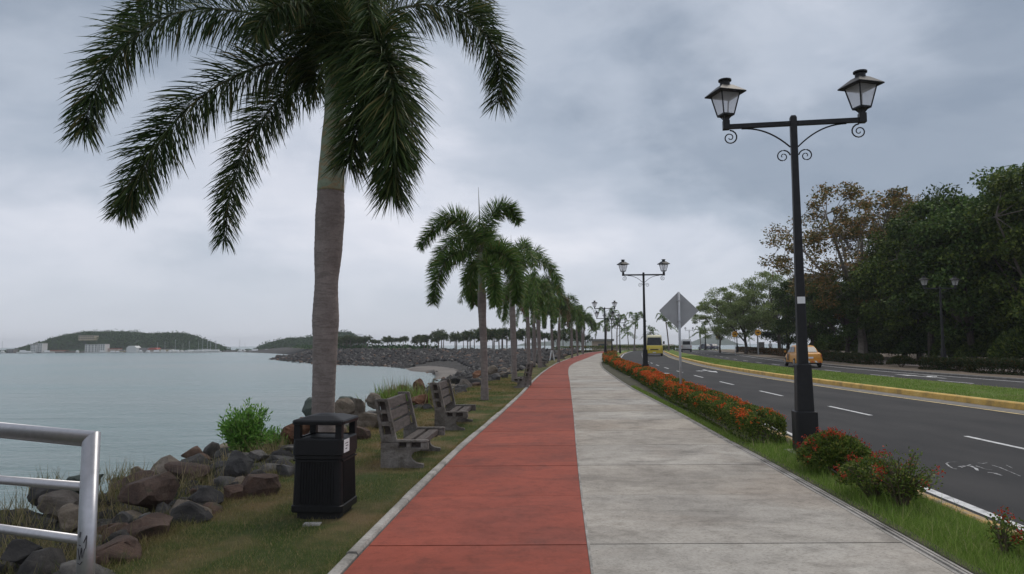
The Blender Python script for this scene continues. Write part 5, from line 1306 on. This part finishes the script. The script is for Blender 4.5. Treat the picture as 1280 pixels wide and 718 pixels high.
# taxi: +x is the front
def make_car(name, label, cat, paint, group=None):
    r = thing(name, label, cat, group=group)
    mb = MB(); S = [(-2.2, .70, .42, .78, .64), (-2.12, .80, .30, .95, .74), (-1.7, .84, .24, 1.0, .76), (-1.0, .86, .22, .96, .78), (0, .86, .22, .95, .80), (.9, .86, .22, .93, .80), (1.5, .84, .22, .88, .74), (2.0, .80, .26, .74, .70), (2.18, .68, .36, .62, .6)]
    mb.loft([rrect(*s, r=.10) for s in S]); b = mb.build('body', paint, r, smooth=True)
    mb = MB(); S = [(-1.75, .72, .90, 1.02, .66), (-1.25, .76, .90, 1.32, .60), (-.8, .78, .90, 1.44, .60), (0, .78, .90, 1.47, .60), (.4, .78, .90, 1.42, .60), (1.15, .74, .88, .98, .68)]
    mb.loft([rrect(*s, r=.06) for s in S]); mb.build('cabin', paint, r, smooth=True)
    for sg_ in (-1, 1):
        f = lambda x, z: (x, sg_ * (.79 - (z - .93) * .33), z)
        for Q in ([(-.12, .98), (-.12, 1.37), (-.75, 1.36), (-1.18, 1.02)], [(-.05, .98), (.88, .98), (.36, 1.35), (-.05, 1.38)]):
            quad('side_window', [f(*q) for q in Q], M['glass'], r)
        for x in (-.08, ): quad('door_gap', [(x - .006, sg_ * .868, .35), (x + .006, sg_ * .868, .35), (x + .006, sg_ * .866, .92), (x - .006, sg_ * .866, .92)], M['bin_dark'], r)
        quad('mirror', [(.80, sg_ * .88, .98), (.80, sg_ * 1.0, .98), (.80, sg_ * 1.0, 1.10), (.80, sg_ * .88, 1.10)], paint, r)
    quad('rear_window', [(-1.80, -.56, 1.03), (-1.80, .56, 1.03), (-1.22, .50, 1.36), (-1.22, -.50, 1.36)], M['glass'], r)
    quad('windscreen', [(1.20, -.58, .99), (1.20, .58, .99), (.46, .52, 1.38), (.46, -.52, 1.38)], M['glass'], r)
    for x in (-1.38, 1.36):
        for y in (-.76, .76): wheel(r, x, y, .31)
    for sg_ in (-1, 1):
        quad('tail_light', [(-2.185, sg_ * .48, .72), (-2.165, sg_ * .73, .70), (-2.135, sg_ * .74, .86), (-2.17, sg_ * .50, .87)], M['red_light'], r)
        quad('headlight', [(2.19, sg_ * .42, .58), (2.14, sg_ * .66, .58), (2.06, sg_ * .68, .70), (2.12, sg_ * .44, .70)], M['lamp_lens'], r)
    mb = MB(); mb.loft([rrect(-2.27, .72, .32, .50, .72, .06), rrect(-2.12, .80, .30, .52, .80, .06)]); mb.build('bumper', paint, r)
    mb = MB(); mb.loft([rrect(2.15, .78, .28, .48, .78, .06), rrect(2.25, .68, .30, .46, .68, .06)]); mb.build('bumper', paint, r)
    quad('number_plate', [(-2.213, -.20, .60), (-2.213, .20, .60), (-2.205, .20, .71), (-2.205, -.20, .71)], M['paper'], r)
    return r
def road_yaw(f, Y): return math.atan2(f(Y + 2) - f(Y - 2), 4.0)
tx = make_car('taxi', 'yellow taxi sedan driving away behind the nearest lamp post', 'taxi', M['taxi'])
tx.location = (20.05, 48.4, ROADZ + .006); tx.rotation_euler = (0, 0, PI / 2 - .17)
mb = MB(); mb.box(-.12, .12, -.28, .28, 1.47, 1.58, taper=.02); mb.build('roof_sign', M['busyel'], tx)
quad('door_panel', [(.18, .871, .42), (.55, .871, .42), (.55, .869, .90), (.18, .869, .90)], M['taxi_check'], tx)
quad('door_panel', [(.18, -.871, .42), (.55, -.871, .42), (.55, -.869, .90), (.18, -.869, .90)], M['taxi_check'], tx)
for s_ in (-1, 1): quad('sill', [(-1.0, s_ * .872, .24), (1.0, s_ * .872, .24), (1.0, s_ * .872, .33), (-1.0, s_ * .872, .33)], M['bin_dark'], tx)
quad('lower_bumper', [(-2.281, -.66, .33), (-2.281, .66, .33), (-2.281, .66, .26), (-2.281, -.66, .26)], M['bin_dark'], tx)
for k in range(6):
    y = -.68 + k * .235; quad('bumper_stripe', [(-2.280, y, .34), (-2.280, y + .12, .34), (-2.280, y + .20, .46), (-2.280, y + .08, .46)], M['paper'] if k % 2 else M['orange'], tx)
# minibus coming towards the camera
bs = thing('minibus', 'yellow and cream minibus coming towards the camera', 'bus'); bs.location = (18.9, 93, ROADZ + .006); bs.rotation_euler = (0, 0, -PI / 2 - .20)
mb = MB(); mb.loft([rrect(-3.3, 1.02, .45, 1.35, 1.0, .12), rrect(-3.2, 1.08, .38, 1.45, 1.06, .12), rrect(2.9, 1.08, .38, 1.42, 1.06, .12), rrect(3.2, 1.06, .40, 1.34, 1.02, .14), rrect(3.32, .96, .5, 1.1, .94, .14)]); mb.build('body', M['busyel'], bs, smooth=True)
mb = MB(); mb.loft([rrect(-3.22, 1.03, 1.3, 2.55, .92, .16), rrect(-2.9, 1.05, 1.3, 2.72, .94, .16), rrect(2.5, 1.05, 1.3, 2.72, .94, .16), rrect(2.8, 1.04, 1.3, 2.60, .9, .16), rrect(3.12, 1.02, 1.3, 1.45, 1.0, .06)]); mb.build('cabin', M['buscream'], bs, smooth=True)
quad('windscreen', [(3.14, -.93, 1.42), (3.14, .93, 1.42), (2.86, .84, 2.40), (2.86, -.84, 2.40)], M['glass'], bs)
for sg_ in (-1, 1):
    for k in range(5): quad('side_window', [(2.3 - k * 1.05, sg_ * 1.035, 1.50), (1.4 - k * 1.05, sg_ * 1.035, 1.50), (1.4 - k * 1.05, sg_ * .965, 2.25), (2.3 - k * 1.05, sg_ * .965, 2.25)], M['glass'], bs)
    quad('headlight', [(3.33, sg_ * .58, .78), (3.29, sg_ * .86, .78), (3.28, sg_ * .86, .98), (3.32, sg_ * .58, .98)], M['lamp_lens'], bs)
    mb = MB(); mb.box(2.9, 3.0, min(sg_ * 1.1, sg_ * 1.32), max(sg_ * 1.1, sg_ * 1.32), 1.55, 1.9); mb.build('mirror', M['black_metal'], bs)
quad('grille', [(3.335, -.5, .78), (3.335, .5, .78), (3.30, .5, .98), (3.30, -.5, .98)], M['bin_dark'], bs)
mb = MB(); mb.loft([rrect(3.2, 1.04, .34, .60, 1.04, .06), rrect(3.42, .92, .38, .58, .92, .06)]); mb.build('bumper', M['busyel'], bs)
quad('number_plate', [(3.435, -.2, .42), (3.435, .2, .42), (3.435, .2, .54), (3.435, -.2, .54)], M['paper'], bs)
for x in (-2.1, 2.2):
    for y in (-.94, .94): wheel(bs, x, y, .38, .24)
# white van driving away
vn = thing('van', 'white passenger van driving away on the far carriageway', 'van'); vn.location = (32.6, 131, ROADZ + .006); vn.rotation_euler = (0, 0, PI / 2 - .22)
mb = MB(); mb.loft([rrect(-2.4, .90, .35, 2.3, .80, .16), rrect(-2.3, .95, .30, 2.42, .84, .18), rrect(1.0, .95, .30, 2.42, .84, .18), rrect(1.7, .95, .30, 1.6, .86, .14), rrect(2.3, .88, .34, 1.05, .84, .14)]); mb.build('body', M['vanwhite'], vn, smooth=True)
quad('rear_window', [(-2.42, -.70, 1.35), (-2.42, .70, 1.35), (-2.40, .66, 1.98), (-2.40, -.66, 1.98)], M['glass'], vn)
quad('windscreen', [(1.72, -.74, 1.62), (1.72, .74, 1.62), (1.06, .68, 2.3), (1.06, -.68, 2.3)], M['glass'], vn)
for sg_ in (-1, 1):
    quad('side_window', [(-2.0, sg_ * .935, 1.4), (.9, sg_ * .935, 1.4), (.9, sg_ * .885, 2.0), (-2.0, sg_ * .885, 2.0)], M['glass'], vn)
    quad('tail_light', [(-2.42, sg_ * .76, .85), (-2.42, sg_ * .88, .85), (-2.41, sg_ * .86, 1.2), (-2.41, sg_ * .76, 1.2)], M['red_light'], vn)
mb = MB(); mb.loft([rrect(-2.52, .86, .32, .56, .86, .06), rrect(-2.35, .95, .32, .58, .95, .06)]); mb.build('bumper', M['bin'], vn)
quad('number_plate', [(-2.43, -.2, .95), (-2.43, .2, .95), (-2.43, .2, 1.07), (-2.43, -.2, 1.07)], M['paper'], vn)
for x in (-1.5, 1.5):
    for y in (-.82, .82): wheel(vn, x, y, .33)
car0 = make_car('parked_car', 'dark parked car seen past the right side of the bus', 'car', M['carcol'], 'cars parked at the end of the road')
car0.location = (W(828, 436, 172).x, 172, -.1); car0.rotation_euler = (0, 0, 1.7)
for px, Y, rz, lab in ((839, 174, 1.4, 'dark parked car left of the sign post'), (881, 168, 1.75, 'dark parked car beside the lone coconut palm'), (891, 168, 1.6, 'dark parked car under the leftmost yellow sign')):
    dup(car0, (W(px, 436, Y).x, Y, -.1), rz, lab)

# ============================================================ SIGNS, PERSON, FRAME
def make_sign(px, pyc, Y, size, shape, lab):
    p = W(px, pyc, Y); r = thing('warning_sign', lab, 'road sign', (p.x, Y, 0), 0, 'yellow road signs across the road')
    mb = MB(); mb.tube([(0, .04, -.1), (0, .04, p.z + size)], .045, 8); mb.build('post', M['galv'], r)
    mb = MB(); n = 4 if shape == 'd' else 10
    mb.prism([(size * math.cos(2 * PI * k / n), p.z + size * math.sin(2 * PI * k / n)) for k in range(n)], -.02, 0, 'y'); mb.build('panel', M['sign_yellow'], r)
    mb = MB(); s = size
    mb.prism([(-.5 * s, p.z - .12 * s), (.1 * s, p.z - .12 * s), (.1 * s, p.z - .35 * s), (.5 * s, p.z), (.1 * s, p.z + .35 * s), (.1 * s, p.z + .12 * s), (-.5 * s, p.z + .12 * s)], -.026, -.021, 'y'); mb.build('symbol', M['ink'], r)
make_sign(897.5, 421.5, 122, .42, 'd', 'small yellow diamond sign, leftmost of the three yellow signs')
make_sign(918.5, 418, 98, .42, 'o', 'rounded yellow sign in the middle of the three')
make_sign(947.5, 416, 92, .42, 'o', 'rounded yellow sign closest to the walking person')
# white board stands by the far bench
wb = thing('sign_board', 'small white folding board on the verge beyond the benches', 'board', (W(690, 440, 66).x, 66, 0))
for s in (-1, 1):
    mb = MB(); mb.prism([(-.03 + s * .22, 0), (.03 + s * .22, 0), (.03 + s * .05, .95), (-.03 + s * .05, .95)], -.25, .25, 'y'); mb.build('panel', M['paper'], wb)
# litter on the grass
x, y = G(608, 487); mb = MB(); mb.box(-.16, .16, -.10, .10, 0, .035, taper=.012); o = mb.build('flat_stone', M['rock_tan']); o.location = (x, y, 0); tag(o, 'flat pale stone lying on the grass right of the second palm', 'stone')
# person walking on the far pavement
def make_person(X, Y, label):
    r = thing('person', label, 'person', (X, Y, .02), .4)
    bm = bmesh.new(); sk = {}
    J = {'pelvis': (0, 0, .93, .13, .10), 'waist': (0, 0, 1.08, .12, .09), 'chest': (0, 0, 1.30, .15, .10), 'neck': (0, 0, 1.48, .055, .055), 'jaw': (0, -.02, 1.57, .075, .08), 'head': (0, 0, 1.66, .085, .10), 'crown': (0, 0, 1.73, .05, .06),
         'shL': (-.18, 0, 1.42, .055, .055), 'elL': (-.25, .04, 1.14, .042, .042), 'wrL': (-.24, -.08, .92, .028, .03), 'haL': (-.24, -.12, .83, .035, .02),
         'shR': (.18, 0, 1.42, .055, .055), 'elR': (.24, .02, 1.14, .042, .042), 'wrR': (.25, -.10, .93, .028, .03), 'haR': (.25, -.14, .84, .035, .02),
         'hiL': (-.09, 0, .88, .085, .085), 'knL': (-.10, -.10, .50, .058, .058), 'anL': (-.10, .02, .09, .04, .04), 'toL': (-.11, -.16, .04, .038, .03),
         'hiR': (.09, 0, .88, .085, .085), 'knR': (.10, .06, .49, .058, .058), 'anR': (.10, .22, .12, .04, .04), 'toR': (.10, .07, .04, .038, .03)}
    names_ = list(J); me = bpy.data.meshes.new('body')
    E_ = [('pelvis', 'waist'), ('waist', 'chest'), ('chest', 'neck'), ('neck', 'jaw'), ('jaw', 'head'), ('head', 'crown'), ('chest', 'shL'), ('shL', 'elL'), ('elL', 'wrL'), ('wrL', 'haL'), ('chest', 'shR'), ('shR', 'elR'), ('elR', 'wrR'), ('wrR', 'haR'), ('pelvis', 'hiL'), ('hiL', 'knL'), ('knL', 'anL'), ('anL', 'toL'), ('pelvis', 'hiR'), ('hiR', 'knR'), ('knR', 'anR'), ('anR', 'toR')]
    me.from_pydata([J[q][:3] for q in names_], [(names_.index(a), names_.index(b)) for a, b in E_], []); me.materials.append(M['skin'])
    b = put(bpy.data.objects.new('body', me), r); b.modifiers.new('skin', 'SKIN')
    for i, q in enumerate(names_): me.skin_vertices[0].data[i].radius = J[q][3:]; me.skin_vertices[0].data[i].use_root = q == 'pelvis'
    ss = b.modifiers.new('sub', 'SUBSURF'); ss.levels = 1; ss.render_levels = 1
    def ring(c, rx, ry, n=12): return [(c[0] + rx * math.cos(2 * PI * k / n), c[1] + ry * math.sin(2 * PI * k / n), c[2]) for k in range(n)]
    mb = MB(); mb.loft([ring((0, 0, .90), .175, .135), ring((0, 0, 1.08), .16, .125), ring((0, 0, 1.32), .20, .135), ring((0, 0, 1.45), .17, .10), ring((0, 0, 1.50), .07, .07)])
    for s, el in ((-1, (-.25, .04, 1.14)), (1, (.24, .02, 1.14))): mb.tube([(s * .15, 0, 1.43), (s * .21, .02, 1.32), (el[0], el[1], 1.19)], [.075, .07, .062], 10)
    mb.build('shirt', M['shirt'], r, smooth=True)
    mb = MB(); mb.loft([ring((0, 0, .93), .165, .13), ring((0, 0, .84), .175, .135)])
    for s, P in ((-1, [(-.09, 0, .88), (-.10, -.10, .50), (-.10, .02, .13)]), (1, [(.09, 0, .88), (.10, .06, .49), (.10, .21, .16)])): mb.tube(P, [.105, .08, .062], 10)
    mb.build('trousers', M['trousers'], r, smooth=True)
    mb = MB(); mb.loft([ring((0, .02, 1.62), .092, .105), ring((0, .02, 1.70), .098, .11), ring((0, .01, 1.77), .07, .08), ring((0, .01, 1.80), .02, .02)]); mb.build('hair', M['hair'], r, smooth=True)
make_person(W(963, 436, 96).x, 96, 'person in white shirt and dark trousers walking on the pavement under the trees')
# dark timber frame under the trees
fr = thing('timber_frame', 'dark goal-shaped frame standing under the light green trees', 'frame', (W(963, 436, 100).x, 100.5, 0))
mb = MB(); mb.tube([(-1.6, 0, -.1), (-1.6, 0, 2.75)], .09, 8); mb.build('post', M['black_metal'], fr)
mb = MB(); mb.tube([(1.9, 0, -.1), (1.9, 0, 2.75)], .09, 8); mb.build('post', M['black_metal'], fr)
mb = MB(); mb.box(-1.8, 2.1, -.07, .07, 2.75, 2.88); mb.build('beam', M['black_metal'], fr)
bx_ = thing('grey_cabinet', 'grey utility cabinet between the person and the yellow signs', 'cabinet', (W(951, 436, 99).x, 99, 0))
mb = MB(); mb.box(-.42, .42, -.3, .3, 0, 1.6); mb.build('box', M['roof_grey'], bx_); mb = MB(); mb.box(-.46, .46, -.34, .34, 1.602, 1.66); mb.build('lid', M['roof_grey'], bx_)
# kiosk and low white wall where the road ends
kx0, kx1 = W(742, 430, 170).x, W(765, 430, 170).x
ks = thing('kiosk', 'low grey building with a flat overhanging roof at the end of the path', 'building', ((kx0 + kx1) / 2, 172, -.1))
w_ = (kx1 - kx0) / 2
mb = MB(); mb.box(-w_, w_, -2, 2, 0, 2.2); wl_ = mb.build('wall', M['wall_pink'], ks)
mb = MB(); mb.box(-w_ * 1.2, w_ * 1.2, -2.5, 2.5, 2.203, 2.75); mb.build('roof', M['roof_grey'], ks)
mb = MB(); mb.box(-w_ * .5, w_ * .5, -2.03, -2.004, .8, 1.6); mb.build('window', M['window'], ks)
lw = thing('low_wall', 'long low pale wall closing the road beyond the bus', 'wall', (0, 0, 0)); x0, x1 = W(765, 430, 176).x, W(806, 430, 176).x
mb = MB(); mb.box(x0, x1, 176, 176.4, -.2, 1.15); mb.build('wall', M['wall_pink'], lw); mb = MB(); mb.box(x0 - .1, x1 + .1, 175.9, 176.5, 1.153, 1.35); mb.build('coping', M['wall_white'], lw)
hedge('clipped_hedge', lambda y: W(738, 436, 150).x + (y - 150) * 3.2, 148, 156, 2.2, 1.0, M['leaf_hedge'], 'green hedge crossing behind the bend of the red path', None, 6000, .25, 60, M['flower'], 350, .08)
# cable lying along the verge to the lamp
mb = MB(); mb.tube(catmull([(*G(978, 541), .03), (*G(1000, 560), .10), (*G(1030, 585), .06), (*G(1060, 603), .015)], 16), .009, 5); tag(mb.build('cable', M['edging']), 'thin pale cable running from the hedge past the lamp base', 'cable')
mb = MB(); mb.box(4.02, 4.5, 10.02, 10.58, -.05, .015, taper=.03); tag(mb.build('lamp_footing', M['edging']), 'low concrete footing under the nearest lamp post', 'footing')

# ============================================================ FAR SHORE
def px_at(px, Y): return W(px, 436, Y).x
def island(name, outline, Y0, Yd, label, seed, ncl):
    r = np.random.default_rng(seed); xs_ = np.array([px_at(a, Y0 + Yd / 2) for a, b in outline]); zs = np.array([W(a, b, Y0 + Yd / 2).z for a, b in outline])
    NX, NY = 60, 16; X = np.linspace(xs_[0], xs_[-1], NX); V = []
    H = np.interp(X, xs_, zs)
    for i in range(NX):
        for k in range(NY + 1):
            s = k / NY; env = math.sin(PI * s) ** .55; V.append((X[i], Y0 + Yd * s, WZ - .4 + (H[i] * .93 - WZ) * env))
    mb = MB(); mb.add(V, [(i * (NY + 1) + k, (i + 1) * (NY + 1) + k, (i + 1) * (NY + 1) + k + 1, i * (NY + 1) + k + 1) for i in range(NX - 1) for k in range(NY)])
    h_ = mb.build(name, M['hill'], smooth=True); h_['kind'] = 'structure'
    c = []
    while len(c) < ncl:
        x = r.uniform(xs_[0], xs_[-1]); s = r.random() * .8 + .03; z = WZ - .4 + (np.interp(x, X, H) * .93 - WZ) * math.sin(PI * s) ** .55
        if z < WZ + 1.0: continue
        c.append((x, Y0 + Yd * s, z))
    c = np.array(c); m = 40; P = (c[:, None] + unit(r.normal(0, 1, (len(c), m, 3))) * (r.uniform(.4, 1.3, (len(c), 1, 1)) * (1 + 1.0 * (r.random((len(c), 1, 1)) < .12))) * np.array([1.9, 1.9, 1.35]) + np.array([0, 0, .2])).reshape(-1, 3)
    V, Fq = leaves(P, unit(r.normal(0, 1, P.shape)), r.normal(0, 1, P.shape), 1.0, .8)
    tag(npmesh('island_forest', V, Fq, M['forest']), label, 'forest', kind='stuff')
island('wooded_island', [(38, 440), (48, 435), (62, 429), (80, 422), (95, 417.5), (112, 415.5), (130, 415.5), (160, 415.5), (185, 418), (205, 417.5), (225, 417), (240, 421), (255, 428), (268, 434), (280, 440)], 528, 60, 'dense dark green forest covering the wooded island on the left', 1, 2600)
island('second_island', [(326, 439), (336, 432), (350, 427), (365, 424), (380, 424), (395, 421), (415, 418), (430, 416), (440, 418), (449, 425), (456, 436), (462, 440)], 520, 50, 'forest on the smaller island partly hidden by the near palm trunk', 2, 1300)
island('far_right_hill', [(866, 431), (872, 426), (884, 420), (892, 416), (899, 420), (908, 427), (916, 431)], 1500, 200, 'bluish far hill seen beside the leftmost yellow sign', 3, 20)
island('far_left_hill', [(640, 433), (655, 429), (690, 426), (712, 424), (735, 427), (760, 431)], 1600, 200, 'faint far hill behind the foxtail palm row', 4, 20)
# low built-up shore linking the islands
V = []; n = 40
for i in range(n + 1):
    px = -30 + 520 * i / n
    for Y, z in ((506, WZ - .3), (511, WZ + .9), (530, WZ + 1.2), (560, WZ - .3)): V.append((px_at(px, Y), Y, z))
mb = MB(); mb.add(V, [(i * 4 + k, i * 4 + k + 1, i * 4 + k + 5, i * 4 + k + 4) for i in range(n) for k in range(3)]); tag(mb.build('far_shore', M['slope']), kind='structure')
c2 = []
for q in range(260):
    t_ = 15.6 + 3.6 * rr.random(); x0_, y0_ = polyat(crest, t_); c2.append((x0_ + rr.uniform(-1, 6), y0_ + rr.uniform(2, 8), .4))
c2 = np.array(c2); r = np.random.default_rng(6)
P = (c2[:, None] + r.normal(0, 1, (len(c2), 22, 3)) * np.array([1.1, 1.1, .55]) * r.uniform(.4, 1.1, (len(c2), 1, 1))).reshape(-1, 3)
V, Fq = leaves(P, unit(r.normal(0, 1, P.shape)), r.normal(0, 1, P.shape), .8, .6); tag(npmesh('causeway_bushes', V, Fq, M['forest']), 'dark bushes along the far end of the causeway', 'bushes', kind='stuff')
r = np.random.default_rng(5); c = np.stack([r.uniform(px_at(-20, 515), px_at(470, 515), 420), r.uniform(511, 524, 420), np.full(420, WZ + 1.3)], 1); c = c[(np.abs(c[:, 0] - px_at(305, 515)) > 12) | (r.random(420) < .3)]
P = (c[:, None] + r.normal(0, 1, (len(c), 22, 3)) * np.array([1.0, 1.0, .45]) * r.uniform(.5, 1.2, (len(c), 1, 1))).reshape(-1, 3)
V, Fq = leaves(P, unit(r.normal(0, 1, P.shape)), r.normal(0, 1, P.shape), .9, .7); tag(npmesh('shore_bushes', V, Fq, M['forest']), 'dark bushes along the low shore between the islands', 'bushes', kind='stuff')
def bldg(px0, px1, yt, yb, Y, wall, lab, roof='flat', rows=0, cols=0, rm='roof_grey', depth=6, name='building'):
    a, b = px_at(px0, Y), px_at(px1, Y); zt = W((px0 + px1) / 2, yt, Y).z; zb = W((px0 + px1) / 2, yb, Y).z
    r_ = thing(name, lab, 'building', ((a + b) / 2, Y, zb)); w = (b - a) / 2; h = zt - zb
    hw_ = h if roof == 'flat' else h * .62
    mb = MB(); mb.box(-w, w, 0, depth, -.8, hw_); mb.build('wall', M[wall], r_)
    if roof == 'flat': mb = MB(); mb.box(-w - .15, w + .15, -.15, depth + .15, hw_ + .003, hw_ + .3); mb.build('roof', M[rm], r_)
    else: mb = MB(); mb.prism([(-w - .3, hw_), (w + .3, hw_), (w * .5, h), (-w * .5, h)], -.3, depth + .3, 'y'); mb.build('roof', M[rm], r_)
    for i in range(rows):
        for j_ in range(cols):
            x = -w + 2 * w * (j_ + .5) / cols; z = hw_ * (i + .5) / rows; mb = MB(); mb.box(x - w / cols * .5, x + w / cols * .5, -.06, -.004, z - hw_ / rows * .28, z + hw_ / rows * .28); mb.build('window', M['window'], r_)
    return r_
bldg(38, 44.5, 431, 441.5, 507, 'wall_white', 'left one of the pair of white tower blocks at the island foot', rows=5, cols=3)
bldg(45, 52.5, 429.5, 441.5, 509, 'wall_white', 'right one of the pair of white tower blocks at the island foot', rows=6, cols=3)
bldg(97.5, 117, 419.8, 424.5, 533, 'wall_beige', 'long yellow beige building high on the wooded hill', rows=2, cols=7)
bldg(106, 113.5, 431, 440.5, 506, 'wall_white', 'left block of the white waterfront apartment row', rows=4, cols=2)
bldg(114.2, 121.5, 431, 440.5, 506, 'wall_white', 'middle block of the white waterfront apartment row', rows=4, cols=2)
bldg(122.5, 131, 430.5, 440.5, 506, 'wall_white', 'right block of the white waterfront apartment row', rows=4, cols=3)
bldg(158, 171, 432.5, 440.5, 505, 'wall_white', 'white boat shed with a pale pitched roof', 'pitch', rm='wall_white')
bldg(8, 17, 437, 442.5, 508, 'roof_grey', 'low grey building near the left edge of the picture', rows=1, cols=3)
for k, (a, b, t) in enumerate(((135, 147, 436.5), (149, 156, 437.5), (173, 184, 435.5), (185, 197, 435), (199, 212, 437), (214, 226, 437.5), (62, 80, 438.5), (84, 100, 438.5), (228, 240, 438.3))):
    bldg(a, b, t, 441.0, 507.5 + k * .4, ('wall_pink', 'wall_beige', 'roof_grey')[k % 3], '%s low waterfront house %s' % (('pinkish', 'beige', 'grey')[k % 3], ['right of the apartment row', 'left of the boat shed', 'just right of the boat shed', 'second right of the boat shed', 'third right of the boat shed', 'fourth right of the boat shed', 'right of the tower blocks', 'left of the apartment row', 'last in the row towards the masts'][k]), 'pitch' if k % 2 else 'flat', rm='roof_red' if k % 3 == 0 else 'roof_grey')
Yb = 262
bldg(447, 464, 433.3, 440.3, Yb, 'wall_white', 'white kiosk with a red roof at the start of the palm-lined causeway', 'pitch', rows=1, cols=5, rm='roof_red', depth=4)
# lattice tower block on the second island
lt = thing('lattice_structure', 'open grey lattice structure at the right end of the second island', 'structure', (px_at(447.5, 519), 519, W(447, 430, 519).z))
mb = MB(); w = (px_at(452, 519) - px_at(443, 519)) / 2; h = 7.2
for a in (-1, -.33, .33, 1): mb.tube([(a * w, 0, -4), (a * w, 0, h)], .10, 4); mb.tube([(a * w, 4, -4), (a * w, 4, h)], .10, 4)
for z in (0, 1.8, 3.6, 5.4, 7.2): mb.tube([(-w, 0, z), (w, 0, z)], .09, 4); mb.tube([(-w, 4, z), (w, 4, z)], .09, 4)
mb.build('lattice', M['galv'], lt)
# boats
def make_boat(sail):
    r_ = thing('sailboat' if sail else 'motorboat', '', 'boat')
    mb = MB(); mb.loft([[(x, -w_, .7), (x, w_, .7), (x, w_ * .6, -.3), (x, -w_ * .6, -.3)] for x, w_ in ((-3, .8), (0, 1.1), (2, .8), (3.4, .05))]); mb.build('hull', M['wall_white'], r_)
    mb = MB(); mb.box(-1.8, .9, -.6, .6, .703, 1.5, taper=.15); mb.build('cabin', M['wall_white'] if sail else M['vanwhite'], r_)
    if sail: mb = MB(); mb.tube([(.5, 0, .7), (.5, 0, 7.0)], .09, 5); mb.tube([(.5, 0, 1.7), (-2.4, 0, 1.7)], .08, 4); mb.build('mast', M['galv'], r_)
    return r_
b0, b1 = make_boat(True), make_boat(False); rr = random.Random(9); f0 = f1 = True
for px in (247, 252, 262, 268, 271, 228, 236, 300, 306, 3, 196, 218, 258, 205): 
    Y = rr.uniform(470, 503); l = 'white sailboat moored with bare mast off the right end of the wooded island' if px > 190 and px < 290 else ('dark-masted boat moored in the gap between the islands' if px > 290 else 'small sailboat moored at the far left edge')
    g_ = 'sailboats moored off the islands'; loc = (px_at(px, Y), Y, WZ); s = rr.uniform(.9, 1.35)
    if f0: f0 = False; b0.location = loc; b0.rotation_euler = (0, 0, .3); b0.scale = (s,) * 3; b0['label'] = l; b0['group'] = g_
    else: dup(b0, loc, rr.uniform(0, 6), l, g_, s)
for px, Y in ((36, 480), (30, 490), (60, 495), (97, 500), (128, 498), (140, 492), (148, 480), (176, 496), (185, 470), (197, 462), (215, 480), (222, 490), (232, 485), (240, 478), (246, 490), (320, 486), (335, 492), (30, 470)):
    l = 'small white motorboat on the water in front of the wooded island'; g_ = 'motorboats moored off the islands'; loc = (px_at(px, Y), Y, WZ); s = rr.uniform(.9, 1.5)
    if px > 300: l = 'small white motorboat off the second island'
    if f1: f1 = False; b1.location = loc; b1.rotation_euler = (0, 0, .2); b1.scale = (s,) * 3; b1['label'] = l; b1['group'] = g_
    else: dup(b1, loc, rr.uniform(0, 6), l, g_, s)
# parked cars as light specks along the far causeway
cv = make_car('causeway_car', 'light car parked on the causeway left of the red-roofed kiosk', 'car', M['vanwhite'], 'cars parked on the far causeway')
for i, px in enumerate((424, 429, 436, 440, 468, 474, 418)):
    Y = 262 + 10 * (i % 2) + (470 - px) * .8; z = W(px, 439.2, Y).z; l = 'light car parked on the causeway %s of the red-roofed kiosk' % ('left' if px < 450 else 'right')
    if i == 0: cv.location = (px_at(px, Y), Y, max(z, -.1)); cv.rotation_euler = (0, 0, .4)
    else: dup(cv, (px_at(px, Y), Y, max(z, -.1)), rr.uniform(-.6, .6), l)

# ============================================================ AIR
mb = MB(); mb.box(-2450, 2450, -70, 2650, -4.6, 27)
hzo = mb.build('haze', M['water']); hzo.data.materials.clear()
hm = bpy.data.materials.new('haze'); hm.use_nodes = True; hn = hm.node_tree.nodes
for q in list(hn): hn.remove(q)
ho = hn.new('ShaderNodeOutputMaterial'); pv = hn.new('ShaderNodeVolumePrincipled'); hm.node_tree.links.new(pv.outputs[0], ho.inputs['Volume'])
pv.inputs['Density'].default_value = .00028; pv.inputs['Color'].default_value = (.93, .96, 1.0, 1)
hzo.data.materials.append(hm); hzo['kind'] = 'stuff'; hzo['label'] = 'thin pale haze lying over the bay and the road'; hzo.display_type = 'WIRE'
